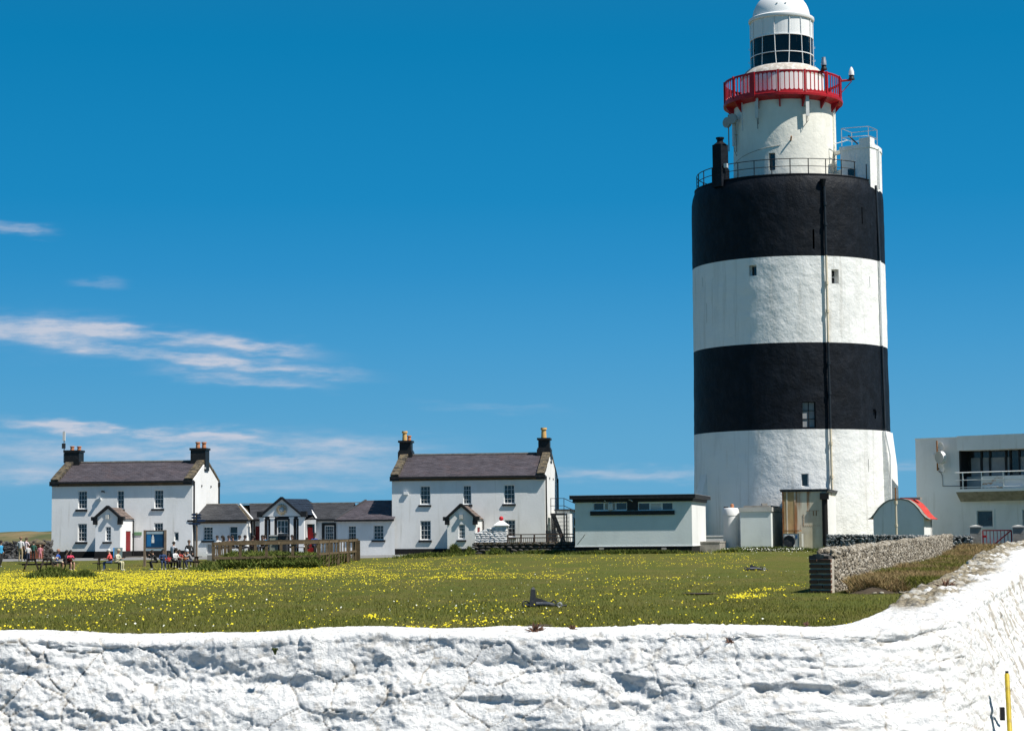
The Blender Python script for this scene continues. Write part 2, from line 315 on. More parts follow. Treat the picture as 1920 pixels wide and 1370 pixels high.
# ------------------------------------------------------------------ numpy noise
_perm = nr.permutation(4096)
def _h(ix, iy, k=0): return _perm[(_perm[(ix + 131 * k) & 4095] + iy) & 4095] / 4095.0
def vnoise(x, y, k=0):
    ix = np.floor(x).astype(int); iy = np.floor(y).astype(int); fx = x - ix; fy = y - iy
    fx = fx*fx*fx*(fx*(fx*6-15)+10); fy = fy*fy*fy*(fy*(fy*6-15)+10)
    return (_h(ix,iy,k)*(1-fx)+_h(ix+1,iy,k)*fx)*(1-fy)+(_h(ix,iy+1,k)*(1-fx)+_h(ix+1,iy+1,k)*fx)*fy
def fbm(x, y, o=4, k=0):
    s = 0; a = 1; t = 0
    for i in range(o): s = s + a*vnoise(x*2**i + 17.3*i, y*2**i + 9.1*i, k+i); t += a; a *= .5
    return s / t
def worley(x, y, k=0, jit=.85):
    ix = np.floor(x).astype(int); iy = np.floor(y).astype(int); f1 = np.full(x.shape, 9.); f2 = f1.copy(); idv = np.zeros(x.shape)
    for dx in (-1, 0, 1):
        for dy in (-1, 0, 1):
            cx, cy = ix+dx, iy+dy; px = cx + .5 + jit*(_h(cx,cy,k+1)-.5); py = cy + .5 + jit*(_h(cx,cy,k+2)-.5)
            d = np.hypot(px-x, py-y); near = d < f1; f2 = np.where(near, f1, np.minimum(f2, d)); idv = np.where(near, _h(cx,cy,k+3), idv); f1 = np.where(near, d, f1)
    return f1, f2, idv
def ss(a, b, x): t = np.clip((x-a)/(b-a), 0, 1); return t*t*(3-2*t)
# ------------------------------------------------------------------ terrain
# inner edge of the whitewashed boundary wall (x, y, top height)
WP = np.array([(-14,14.0,1.36),(-3.6,14.1,1.345),(-3.2,14.1,1.335),(-2.7,14.1,1.305),(-2.1,14.1,1.31),(-1.75,14.1,1.30),(-1.45,14.1,1.335),(-1.1,14.1,1.345),(-.85,14.1,1.355),
  (-.6,14.1,1.335),(-.2,14.1,1.32),(.0,14.1,1.33),(.4,14.1,1.33),(.75,14.1,1.32),(1.0,14.1,1.33),(1.35,14.1,1.335),(1.7,14.1,1.335),(1.95,14.12,1.32),(2.07,14.15,1.285),(2.15,14.2,1.295),(2.35,14.35,1.32),
  (2.60,14.7,1.375),(2.85,15.3,1.45),(3.1,16.0,1.50),(3.5,17.0,1.55),(4.0,18.4,1.62),(4.55,20.0,1.73),(5.15,21.6,1.81),(5.85,23.2,1.88),(8.2,29,2.0),(14,45,2.0),(24,82,2.0),(32,118,2.05),(33.5,125,2.1)])
def outside(x, y):                                       # signed distance-ish past the inner edge of the wall, >0 outside
    xs = np.interp(y, WP[20:,1], WP[20:,0], left=-1e3); a = 14.15 - y; b = (x - xs)
    return np.where(y < 14.35, np.where(x < 2.3, a, np.maximum(a, x-2.3)), np.where(y > 125, -5, b))
def gz(x, y):
    x = np.asarray(x, float); y = np.asarray(y, float)
    t = ss(-.09, .02, x/np.maximum(y, 1)); left = .10 + .52*ss(128, 144, y); right = .10 + .66*ss(96, 133, y)
    z = left*(1-t) + right*t + .05*(fbm(x*.12, y*.12, 3, 5)-.5)*ss(20, 40, y)
    return z - .75*ss(.05, .45, outside(x, y))
def gz1(x, y): return float(gz(np.array([x]), np.array([y]))[0])
def grid(xs, ys, zf):
    X, Y = np.meshgrid(xs, ys); V = np.stack([X, Y, zf(X, Y)], -1).reshape(-1, 3); n, m = len(xs), len(ys)
    i = (np.arange(m-1)[:, None]*n + np.arange(n-1)).ravel(); return V, np.stack([i, i+1, i+n+1, i+n], 1)
xs = np.unique(np.concatenate([np.linspace(-3000, -150, 12), np.linspace(-150, -12, 70), np.arange(-12, 36, .45), np.linspace(36, 150, 40), np.linspace(150, 3000, 12)]))
ys = np.unique(np.concatenate([np.linspace(-60, 10, 15), np.arange(10, 40, .45), np.arange(40, 190, 1.3), np.linspace(190, 420, 40)]))
V, Fc = grid(xs, ys, lambda x, y: gz(x, y) - 9*ss(330, 415, y))
obj('ground', np_mesh('ground', V, Fc, GRASS), None, kind='structure')
V, Fc = grid(np.linspace(-30000, 30000, 24), np.concatenate([[380, 450, 600], np.linspace(1000, 40000, 16)]), lambda x, y: 0*x - 6)
obj('sea', np_mesh('sea', V, Fc, SEA), None, kind='structure')
V, Fc = grid(np.linspace(-200, -20, 160), np.linspace(195, 330, 60), lambda x, y: .3 + ss(195, 262, y)*ss(330, 285, y)*ss(-200, -170, x)*(1.9 + 1.0*(fbm(x*.035, y*.05, 4, 9)-.3)*1.6 + .5*fbm(x*.3, y*.3, 3, 2)) - 3*(1-ss(195,205,y))-3*(1-ss(330,315,y)))
obj('hill', np_mesh('hill', V, Fc, HILL), None, kind='structure')
V, Fc = grid(np.linspace(-14, 14, 40), np.linspace(-20, 12.9, 30), lambda x, y: 0*x - .63)
obj('road', np_mesh('road', V, Fc, ROAD), None, kind='structure')
V, Fc = grid(np.linspace(-75, -7, 140), np.linspace(139.5, 152, 20), lambda x, y: gz(x, y) + .012 - .06*(1-ss(139.5, 140.6, y - .8*(fbm(x*.4, y*0, 3, 3)-.5))))
obj('path', np_mesh('path', V, Fc, PATH), None, kind='structure')
# ------------------------------------------------------------------ whitewashed boundary wall
def build_wall():
    seg = np.hypot(np.diff(WP[:,0]), np.diff(WP[:,1])); cum = np.concatenate([[0], np.cumsum(seg)])
    s0 = cum[1] - .35; s1 = cum[-6]                      # dense where the photograph looks
    S = np.concatenate([np.linspace(0, s0, 60)[:-1], np.arange(s0, s1, .0095), np.linspace(s1, cum[-1], 500)])
    k = np.exp(-.5*(np.arange(-60, 61)/22.)**2); k /= k.sum()
    SF = np.arange(-2, cum[-1]+2, .01)
    def sm(c):
        y = np.interp(SF, cum, WP[:, c]) + np.where(SF < 0, SF*(WP[1,c]-WP[0,c])/seg[0], 0)
        e = SF > cum[-1]; y = np.where(e, WP[-1,c] + (SF-cum[-1])*(WP[-1,c]-WP[-2,c])/seg[-1], y)
        return np.convolve(np.pad(y, 60, 'edge'), k, 'valid')
    x, y, z = (np.interp(S, SF, sm(c)) for c in (0, 1, 2))
    dx = np.gradient(x, S); dy = np.gradient(y, S); L = np.hypot(dx, dy); nx, ny = dy/L, -dx/L      # outward normal
    T = .62
    # cross section: outside foot -> up the face -> over the top -> down inside; (out, up, normal out, normal up, q)
    fz = np.concatenate([np.linspace(-2.1, -.80, 14)[:-1], np.arange(-.80, -.07, .0095)])
    sec = [(T + .40*(-h) - .024, h, 1, .12, h) for h in fz]
    for a in np.linspace(0, math.pi/2, 12): sec.append((T - .05 + .05*math.cos(a)+.008, -.07 + .055*math.sin(a), math.cos(a), math.sin(a), -.07 + .08*a/(math.pi/2)))
    for o in np.arange(T-.06, .04, -.011): sec.append((o, -.015 + .015*(1-o/T), .0, 1, .01 + (T-.06-o)))
    for a in np.linspace(math.pi/2, math.pi, 7)[1:]: sec.append((.04 + .05*math.cos(a), -.05+.05*math.sin(a), math.cos(a), math.sin(a), .6+.03*a))
    for h in np.linspace(-.1, -2.1, 12): sec.append((-.01, h, -1, 0, .75-h))
    sec = np.array(sec); m = len(sec); n = len(S)
    o, h, no, nu, q = [sec[:, i][None, :] for i in range(5)]
    SS = S[:, None] + 0*q; QQ = q + 0*SS; ZZ = z[:, None] + h
    turn = ss(cum[20]-.1, cum[22]+.5, SS)                # 0 front wall, 1 side wall
    face = ss(.05, -.05, QQ); top = 1 - face
    # large stones of the front face, flatter ones on top, small rubble on the side wall
    wx, wy = SS + .10*(fbm(SS*3, QQ*3, 3, 7)-.5), QQ + .07*(fbm(SS*3+9, QQ*3, 3, 8)-.5)
    f1, f2, idv = worley(wx/.40, wy/.17 + .3*np.floor(wx/.40), 20)
    g1, g2, idg = worley(wx/.16+3, wy/.085, 31)
    big = (idv-.5)*.024 - .006*ss(.45, .0, f2-f1)
    sml = (idg-.5)*.008 - .004*ss(.35, .0, g2-g1)
    lump = .12*(fbm(SS*1.4, QQ*2.2, 3, 40)-.5) + .022*(fbm(SS*5, QQ*7, 4, 41)-.5)
    # ledges: overhanging courses that break off along wandering lines
    def ledge(base, amp, off, kk):
        ln = base + .30*(fbm(SS*.9, 0*SS, 5, kk)-.5) + .05*(fbm(SS*7, QQ*4, 3, kk+2)-.5); w_ = .05 + .12*fbm(SS*1.6, 0*SS, 2, kk+3)
        e = ss(.022, -.020, QQ-ln)*ss(-1.6, -.15, (QQ-ln)/w_); on = ss(.50, .60, fbm(SS*2.1, QQ*2+off, 3, kk+5))
        return -.34*amp*e*on*(.3+1.2*fbm(SS*4, QQ*6, 3, kk+7))
    led = ledge(-.15, .035, 0, 50) + ledge(-.30, .06, 3, 60) + ledge(-.45, .085, 6, 70) + ledge(-.60, .085, 9, 80)
    rgh = .35 + 1.3*ss(.40, .58, fbm(SS*1.9, QQ*3, 3, 92))
    crust = (.013*(fbm(SS*13, QQ*17, 4, 90)-.5) + .010*(fbm(SS*34, QQ*40, 3, 91)-.5))*rgh*(.5+.5*face)
    crust = crust - .010*face*ss(.62, .72, fbm(SS*5, QQ*9, 4, 93)) - .004*ss(.66, .72, fbm(SS*22, QQ*22, 3, 98))*rgh
    f3, f4, _i = worley(SS/.30 + .5*fbm(SS*4, QQ*4, 3, 94), QQ/.22 + .5*fbm(SS*4+5, QQ*4, 3, 95), 96)
    crack = -.016*ss(.05, .0, f4-f3)*ss(.50, .56, fbm(SS*3, QQ*3, 2, 97))
    D = face*((1-turn)*(big*.55 + lump + sml*.7 + led) + turn*(.05*(fbm(SS*1.2, QQ*2, 3, 44)-.5) + sml*1.3 + .030*(fbm(SS*9, QQ*4, 4, 45)-.5))) + crust + crack
    D = D + top*(.035*(fbm(SS*2.0, QQ*3, 4, 46)-.5) + .4*sml*(.3+turn))
    D = D - face*(1-turn)*(.036*ss(.52, .76, fbm(SS*1.7+3, QQ*4.2, 3, 47)) + (.012)*ss(.55, .70, fbm(SS*4.3, QQ*8, 3, 48)))
    D = D + .007*(fbm(SS*60, QQ*66, 2, 49)-.5)
    # the broken, lichen covered stone along the inner edge of the side wall
    lic = ss(cum[21]-.05, cum[22], SS)*ss(.06, .22, QQ + .28*(fbm(SS*1.7, QQ*5, 4, 61)-.5) - .10)*ss(.86, .70, QQ*0+QQ)
    h1, h2, idh = worley(SS/.30 + 3 + .8*fbm(SS*6, QQ*9, 3, 64), QQ/.10 + .6*fbm(SS*7, QQ*9, 3, 65), 66)
    D = D + lic*((idh-.4)*.020 - .014*ss(.22, 0, h2-h1) + .05*(fbm(SS*6, QQ*16, 5, 67)-.5))
    X = x[:, None] + nx[:, None]*(o + no*D); Y = y[:, None] + ny[:, None]*(o + no*D); Z = ZZ + nu*D
    Vv = np.stack([X, Y, Z], -1).reshape(-1, 3)
    i = (np.arange(n-1)[:, None]*m + np.arange(m-1)).ravel(); Ff = np.stack([i, i+m, i+m+1, i+1], 1)
    m_, t, b, co = nm('limewash')
    at_ = N(t, 'ShaderNodeAttribute'); at_.attribute_name = 'bare'; at2 = N(t, 'ShaderNodeAttribute'); at2.attribute_name = 'worn'
    wcol = mix(t, ramp(t, noise(t, co, 5, 6), .3, .7), (.84, .84, .83), (.88, .88, .87))
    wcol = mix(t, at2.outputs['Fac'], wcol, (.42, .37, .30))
    sp_ = ramp(t, noise(t, co, 26, 4, .6, (1, 1, .5)), .66, .72); f = N(t, 'ShaderNodeMath', operation='MULTIPLY'); f.inputs[1].default_value = .55; t.links.new(sp_, f.inputs[0])
    wcol = mix(t, f.outputs[0], wcol, (.36, .33, .29))
    sc_ = mix(t, ramp(t, noise(t, co, 14, 6, .7), .35, .65), (.10, .085, .06), (.44, .38, .27)); sc_ = mix(t, ramp(t, noise(t, co, 4, 4), .52, .66), sc_, (.62, .60, .55))
    t.links.new(mix(t, at_.outputs['Fac'], wcol, sc_), b.inputs['Base Color']); b.inputs['Roughness'].default_value = .9; b.inputs['Specular IOR Level'].default_value = .15
    bump(t, b, noise(t, co, 22, 7, .7), 1.0, .03); bump(t, b, noise(t, co, 90, 5, .7), .8, .008)
    me = np_mesh('boundary_wall', Vv, Ff, m_)
    bare = lic * ss(.28, .40, fbm(SS*5, QQ*9, 4, 99) + .12*ss(.3, .55, QQ)); 
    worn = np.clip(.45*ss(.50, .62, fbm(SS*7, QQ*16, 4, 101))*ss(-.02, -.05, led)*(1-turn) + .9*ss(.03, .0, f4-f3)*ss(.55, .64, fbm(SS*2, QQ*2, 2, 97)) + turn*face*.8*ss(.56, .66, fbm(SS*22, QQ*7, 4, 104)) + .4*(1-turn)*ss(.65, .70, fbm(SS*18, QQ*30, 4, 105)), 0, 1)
    for nme, a in (('bare', bare), ('worn', worn)):
        q_ = me.attributes.new(nme, 'FLOAT', 'POINT'); q_.data.foreach_set('value', (a + 0*SS).astype(np.float32).ravel())
    o_ = obj('boundary_wall', me, None, label='lumpy whitewashed stone wall across the foreground, turning away to the right edge', cat='wall')
    # loose lichened stones bedded along the inner edge of the side wall
    mb = []
    cs = np.interp(np.linspace(cum[21]+.1, cum[-6]+1, 90), cum, np.arange(len(cum)))
    return o_
WALL = build_wall()
# ------------------------------------------------------------------ small scattered geometry
def blades(name, X, Y, Zf, h, w, mat_, lean=.5, per=1, **k):
    n = len(X); a = nr.rand(n)*2*math.pi; hh = h*(.5+nr.rand(n)); z = Zf(X, Y) if callable(Zf) else Zf
    lx, ly = lean*hh*(nr.rand(n)-.5)*2, lean*hh*(nr.rand(n)-.5)*2; cx, sx = np.cos(a)*w/2, np.sin(a)*w/2
    V = np.empty((n, 3, 3)); V[:,0] = np.stack([X-cx, Y-sx, z-.02], 1); V[:,1] = np.stack([X+cx, Y+sx, z-.02], 1); V[:,2] = np.stack([X+lx, Y+ly, z+hh], 1)
    return obj(name, np_mesh(name, V.reshape(-1, 3), np.arange(n*3).reshape(-1, 3), mat_, False), None, **k)
def petals(name, X, Y, z, s, mat_, parent=None, **k):
    n = len(X); s = s*(.45+1.1*nr.rand(n)**1.5); a = nr.rand(n)*6.28; tx, ty = (nr.rand(n)-.5)*1.1, (nr.rand(n)-.5)*1.1 - .45
    V = np.empty((n, 4, 3))
    for i in range(4):
        c, d = np.cos(a+i*math.pi/2)*s/2, np.sin(a+i*math.pi/2)*s/2; V[:,i] = np.stack([X+c, Y+d, z + c*tx - d*ty], 1)
    return obj(name, np_mesh(name, V.reshape(-1, 3), np.arange(n*4).reshape(-1, 4), mat_, False), parent, **k)
def scatter(n, Y0, Y1, xa, xb, dens, power=2.0):
    Y = (Y0**(1-power) + nr.rand(n)*(Y1**(1-power)-Y0**(1-power)))**(1/(1-power)); px = xa + (xb-xa)*nr.rand(n); X = (px-960)/F*Y
    keep = (nr.rand(n) < dens(px, X, Y)) & (outside(X, Y) < -.05) & (Y > 15); return X[keep], Y[keep]
def fdens(px, X, Y):
    nz = fbm(X*.22, Y*.10, 4, 200); nf = fbm(X*1.1, Y*.5, 3, 210)
    py = 1006 + (EYE - .12)*F/Y
    left = ss(760, 560, px); wob = 14*(fbm(X*.10, Y*.03, 3, 220)-.5)
    band = left*ss(1060, 1068, py+wob)*ss(1122 - 34*ss(150, 450, px), 1090 - 22*ss(150, 450, px), py+wob)
    band2 = ss(560, 680, px)*ss(960, 760, px)*ss(1040, 1047, py)*ss(1070, 1054, py)
    sp1 = ss(.50, .66, nz)*ss(.46, .60, nf)
    rgt = ss(1440, 1380, px)*ss(1056, 1062, py)*ss(1098, 1080, py)*ss(.44, .56, nz) + 1.6*ss(1300, 1380, px)*ss(1520, 1490, px)*ss(10, 3, np.abs(py - (1133 - .18*(px-1330))))
    lowl = .8*ss(740, 300, px)*ss(1165, 1110, py)*ss(.44, .58, nf)
    clp = ss(.55, .2, np.hypot((px-712)/70, (py-1157)/9))*ss(.4, .5, nf)
    d = .8*clp + band*(.32+.66*ss(.36, .54, nf)) + .75*band2*ss(.38, .5, nf) + .065*sp1*(.35+.65*ss(1300, 600, px)) + .33*rgt*ss(.42, .55, nf) + .09*lowl + .004
    return np.clip(d*ss(139, 136, Y)*(1 - .8*ss(1420, 1500, px)), 0, 1)
X, Y = scatter(480000, 30, 152, -420, 1720, fdens, 1.7)
petals('yellow_wildflowers', X, Y, gz(X, Y) + .05 + .06*nr.rand(len(X)), .040, FLW, kind='stuff', label='low yellow wildflowers massed across the field', cat='wildflowers')
X, Y = scatter(30000, 42, 135, -40, 1560, lambda p, x, y: ss(.58, .68, fbm(x*.3, y*.15, 3, 300))*.02 + .5*ss(118, 128, y)*ss(1300, 1400, p)*ss(.45, .6, fbm(x, y, 2, 8)) + .0012, 1.7)
petals('white_daisies', X, Y, gz(X, Y) + .05, .038, FLWW, kind='stuff', label='tiny white daisies dotted through the grass', cat='daisies')
X, Y = scatter(330000, 24, 100, -500, 1800, lambda p, x, y: .35+.65*ss(.35, .6, fbm(x*.5, y*.3, 3, 400)), 2.4)
blades('grass', X, Y, gz, .055, .020, GB, .8, kind='stuff', label='short cropped olive grass of the field', cat='grass')
# ------------------------------------------------------------------ rubble walls
def ico():
    p = (1+5**.5)/2; v = [(-1,p,0),(1,p,0),(-1,-p,0),(1,-p,0),(0,-1,p),(0,1,p),(0,-1,-p),(0,1,-p),(p,0,-1),(p,0,1),(-p,0,-1),(-p,0,1)]
    f = [(0,11,5),(0,5,1),(0,1,7),(0,7,10),(0,10,11),(1,5,9),(5,11,4),(11,10,2),(10,7,6),(7,1,8),(3,9,4),(3,4,2),(3,2,6),(3,6,8),(3,8,9),(4,9,5),(2,4,11),(6,2,10),(8,6,7),(9,8,1)]
    return np.array(v)/np.linalg.norm(v[0]), np.array(f)
IV, IF = ico()
ROTJ = [2.2]
def stones_mesh(name, C, S, ax, m):                      # C centres (n,3), S half sizes (n,3) in the (ax, normal, z) frame
    n = len(C); u = np.array([ax[0], ax[1], 0.]); w = np.array([-ax[1], ax[0], 0.]); z = np.array([0, 0, 1.])
    J = IV[None]*(1 + .28*(nr.rand(n, 12, 1)-.5)); J = np.sign(J)*np.abs(J)**.75*S[:, None, :]
    a = (nr.rand(n)-.5)*ROTJ[0]; c, s = np.cos(a)[:,None], np.sin(a)[:,None]; jx, jz = J[...,0]*c - J[...,2]*s, J[...,0]*s + J[...,2]*c
    V = C[:, None, :] + jx[..., None]*u + J[..., 1:2]*w + jz[..., None]*z
    Fq = (IF[None] + 12*np.arange(n)[:, None, None]).reshape(-1, 3); return np_mesh(name, V.reshape(-1, 3), Fq, m, False)
def rubble(t_, A, B, T, z0f, topf, sw, sh, core, m, name='rubble_stones', ends=True, faces=(1, -1), top=True):
    """wall between ground points A and B (near face line), thickness T; geometry local to thing t_ (at A, unrotated)"""
    A = np.array(A[:2]); B = np.array(B[:2]); d = B-A; L = np.linalg.norm(d); u = d/L; w = np.array([-u[1], u[0]])
    mb = MB(); k = max(2, int(L/3)); e = .05
    for i in range(k):
        s0, s1 = L*i/k, L*(i+1)/k; vs = []
        for s in (s0+ (e if i == 0 else 0), s1-(e if i == k-1 else 0)):
            p = A+u*s; zb = z0f(*(p)) - .3; zt = topf(s/L) - e
            for o in (e, T-e): q = p + w*o - A; vs += [(q[0], q[1], zb - t_.location.z), (q[0], q[1], zt - t_.location.z)]
        fs = [(0,4,5,1),(2,3,7,6),(1,5,7,3)]
        if i == 0: fs.append((0,1,3,2))
        if i == k-1: fs.append((4,6,7,5))
        mb.add(vs, fs)
    obj('core', mb, core, t_)
    C = []; S = []
    def patch(P0, du, Lp, nrm):
        nu = int(Lp/sw)
        for i in range(nu+1):
            s = min(Lp, (i + .5*nr.rand())*sw); p = P0 + du*s; f = np.clip(((p-A)@u)/L, 0, 1); zb, zt = z0f(*p) - .1, topf(f)
            nz_ = int((zt-zb)/sh); off = nr.rand()*.5
            for j in range(nz_+1):
                z = min(zb + (j+off)*sh, zt - .3*sh) + (nr.rand()-.5)*sh*.7; q = p + du*(nr.rand()-.5)*sw*.9 + nrm*(nr.rand()-.6)*.05
                C.append((q[0]-A[0], q[1]-A[1], z + (nr.rand()-.5)*sh*.3 - t_.location.z)); r = .5 + 1.0*nr.rand(); S.append((sw*.55*r, min(.07, sw*.4), sh*.55*(.6+.9*nr.rand())))
    if 1 in faces: patch(A + w*.04, u, L, -w)
    if -1 in faces: patch(A + w*(T-.04), u, L, w)
    if ends: patch(A + u*.04, w, T, -u); patch(B - u*.04, w, T, u)
    if top:
        for i in range(int(L/sw)):
            for jj in range(max(2, int(T/sw))):
                s = (i+nr.rand())*sw; p = A+u*s+w*(T*(jj+.5)/max(2, int(T/sw)))
                C.append((p[0]-A[0], p[1]-A[1], topf(min(1, s/L)) - .03 + .04*nr.rand() - t_.location.z)); S.append((sw*.6, sw*.5, .06+.05*nr.rand()))
    C = np.array(C); S = np.array(S)
    return C, S, u
def stuff_wall(nm_, label, A, B, T, z0f, topf, sw, sh, core, m, **k):
    t = thing(nm_, label, 'wall', (A[0], A[1], z0f(*A[:2])))
    C, S, u = rubble(t, A, B, T, z0f, topf, sw, sh, core, m, **k)
    obj('rubble_stones', stones_mesh('rubble_stones', C, S, u, m), None, t, kind='stuff'); return t
# long pale rubble wall running away from the brick pier
A = (8.2*64/53 + .95, 64.0); A = (at(1566, 1100, 64).x, 64.0); B = (at(1787, 1030, 124).x, 124.0)
def ptop(px, py, Y): return at(px, py, Y).z
zA, zB = ptop(1570, 1033, 64), ptop(1785, 1004, 124)
def rub_top(f):
    Yv = 64 + 60*f; return zA + (zB-zA)*f + .04*math.sin(f*40)
stuff_wall('rubble_wall', 'pale rubble stone wall running back from the brick pier', A, B, .55, gz1, rub_top, .15, .11, MORM, ST_L, faces=(1, -1))
# brick pier at its near end
def pier():
    pz = gz1(A[0], 64) - .05; W_ = .72; c = Vector((at(1545, 1100, 63.9).x, 63.95))
    t = thing('brick_pier', 'dark brick pier closing the near end of the pale rubble wall', 'pier', (c.x, c.y, pz), R(-31))
    H = ptop(1545, 1040, 63.9) - pz
    obj('core', MB().box(-W_/2+.02, W_/2-.02, -.25, .05, -.2, H-.12), MORT, t)
    n = 7; ch = (H-.10)/n
    protos = []
    for L_ in (W_*.60, W_*.36):
        b = MB().box(-L_/2, L_/2, -.05, .05, -ch*.33, ch*.33); b.v = [(x*(1+.03*rng.uniform(-1,1)), y, z*(1+.12*rng.uniform(-1,1))) for x, y, z in b.v]; protos.append((L_, mesh_from('brick', b, BRK)))
    b2 = MB().box(-.05, .05, -.24, .24, -ch*.36, ch*.36); sb = mesh_from('brick', b2, BRK)
    for i in range(n):
        z = (i+.5)*ch; a, b = (0, 1) if i % 2 else (1, 0); x = -W_/2
        for k in (a, b):
            L_, me = protos[k]; o = obj('brick', me, None, t); o.location = (x + L_/2 + .008, -.262 + rng.uniform(-.012, .006), z); o.rotation_euler = (0, rng.uniform(-.02, .02), rng.uniform(-.02, .02)); x += W_ - L_ if k == a else 0; x = (-W_/2 + L_ + .035) if k == a else x
    cap = MB()
    for k in range(5): cap.rbox((-W_/2+.07+k*.12, rng.uniform(-.02,.02), H-.075+.045*math.sin(k*.9)), (.17, .50, .14), rng.uniform(-.1,.1))
    obj('rough_capping', cap, ST_D, t)
pier()
# shaded far wall, behind the rubble wall up to the gate pier
fA, fB = (at(1550, 1010, 130).x, 130.0), (at(1822, 1010, 127).x, 127.0)
stuff_wall('far_rubble_wall', 'low shaded grey rubble wall in front of the small domed hut', fA, fB, .5, gz1, lambda f: ptop(1550, 1003, 130) + (ptop(1822, 1006, 127)-ptop(1550, 1003, 130))*f, .20, .12, MORD, ST_G, faces=(1,))
# dark walls beside the cottages
lA, lB = (at(-60, 1030, 149).x, 149.0), (at(60, 1030, 149).x, 149.0)
stuff_wall('yard_wall', 'dark drystone wall left of the brick gate pier', lA, lB, .5, gz1, lambda f: ptop(20, 1019, 149) + .1*f, .32, .18, MORD, ST_D, faces=(1,))
lA2, lB2 = (at(78, 1030, 149).x, 149.0), (at(97, 1030, 149.5).x, 149.5)
stuff_wall('short_yard_wall', 'short tall drystone wall between the brick gate pier and cottage', lA2, lB2, .5, gz1, lambda f: ptop(88, 1015, 149), .32, .18, MORD, ST_D, faces=(1,))
ROTJ[0] = .5
# individual stones: low dark wall in front of the second cottage
def dark_wall():
    a, b = (at(888, 1030, 143).x, 143.0), (at(1078, 1030, 141).x, 141.0); z0 = gz1(*a)
    t = thing('drystone_wall', 'low dark drystone wall below the white quadrant wall and brown railing', 'wall', (a[0], a[1], z0), math.atan2(b[1]-a[1], b[0]-a[0]))
    L_ = math.hypot(b[0]-a[0], b[1]-a[1]); H = ptop(960, 1019, 143) - z0
    obj('core', MB().box(.05, L_-.05, .06, .5, -.2, H-.06), MORD, t)
    ms = [stones_mesh('stone', np.array([(0, 0, 0.)]), np.array([(s, .13, h)]), (1, 0), ST_D) for s, h in ((.22, .10), (.30, .09), (.17, .12), (.26, .13))]
    row = 0; z = .06
    while z < H:
        x = rng.uniform(0, .2)
        while x < L_:
            me = rng.choice(ms); o = obj('stone', me, None, t); o.location = (x, .08 + rng.uniform(-.03, .03), z + rng.uniform(-.02, .02)); o.rotation_euler = (0, rng.uniform(-.15, .15), 0); x += rng.uniform(.40, .58)
        z += .21
    mb = MB()
    for i in range(int(L_/.16)): mb.rbox((i*.16+.08, .25, H+.02), (.11, .5, .16+rng.uniform(0, .06)), rng.uniform(-.2,.2))
    obj('coping_stones', mb, LICH, t, kind='stuff')
dark_wall()
# ------------------------------------------------------------------ lighthouse
K = 155/134.3
def hz(z0): return EYE + (z0-1.65)*K
TL = Vector((18.5*K, 155.0)); TZ = .80
LH = thing('lighthouse', 'tall black and white banded lighthouse with red gallery and white domed lantern', 'lighthouse', (TL.x, TL.y, TZ), -math.atan2(TL.x, TL.y))
def lz(z0): return hz(z0) - TZ                           # height above the tower foot
def ca(r, deg, z=0): a = R(deg); return Vector((r*math.sin(a), -r*math.cos(a), z))
def rbody(z):                                            # radius of the lower drum at local height z
    return float(np.interp(z, [0, lz(8.2), lz(13.7), lz(19.2), lz(23.5), lz(24.1), lz(24.5)], [6.55*K, 6.45*K, 6.39*K, 6.37*K, 6.36*K, 6.28*K, 6.12*K]))
def drum(name, z0, z1, rf, m, hs=(), dep=.7, da=2.0, dz=.5, wob=.02):
    """wall of a round tower with real openings; hs: (deg0, deg1, z0, z1)"""
    As = sorted({round(x, 3) for x in list(np.arange(-180, 180, da)) + [180] + [h[i] for h in hs for i in (0, 1)]})
    Zs = sorted({round(float(x), 3) for x in list(np.arange(z0, z1, dz)) + [z1] + [h[i] for h in hs for i in (2, 3) if z0 < h[i] < z1]})
    A_, Z_ = np.meshgrid(As, Zs); keep0 = np.zeros(A_.shape)
    for h in hs: keep0 = np.maximum(keep0, ((A_ > h[0]-1) & (A_ < h[1]+1) & (Z_ > h[2]-.3) & (Z_ < h[3]+.3)))
    r = np.interp(Z_, [0]+Zs, [rf(z) for z in [0]+Zs]) if False else np.vectorize(rf)(Z_)
    per = np.cos(np.radians(A_)); pes = np.sin(np.radians(A_))
    w = wob*((fbm(pes*5+9, Z_*.9+per*5, 3, 500)-.5)*3 + (fbm(pes*14+9, Z_*2.6+per*14, 2, 510)-.5)*1.2)*(1-keep0)*ss(z0, z0+.2, Z_)*ss(z1, z1-.2, Z_)
    V_ = np.stack([(r+w)*pes, -(r+w)*per, Z_], -1).reshape(-1, 3); n = len(As); fs = []
    for j in range(len(Zs)-1):
        for i in range(n-1):
            ma, mz = (As[i]+As[i+1])/2, (Zs[j]+Zs[j+1])/2
            if any(h[0] < ma < h[1] and h[2] < mz < h[3] for h in hs): continue
            fs.append((j*n+i, j*n+i+1, (j+1)*n+i+1, (j+1)*n+i))
    mb = MB(); mb.add(V_.tolist(), fs)
    o = obj(name, mb, m, LH, smooth=True)
    for h in hs:
        rv = MB()
        mid = (h[0]+h[1])/2; ax = ca(1, mid).normalized()
        q = [ca(rf(z), a, z) for z in (h[2], h[3]) for a in (h[0], h[1])]; p = [v - ax*dep for v in q]
        vs = [q[0], q[1], q[3], q[2], p[0], p[1], p[3], p[2]]
        rv.add(vs, [(0,4,5,1),(1,5,6,2),(2,6,7,3),(3,7,4,0)])
        obj('window_reveal', rv, m, LH)
    return o
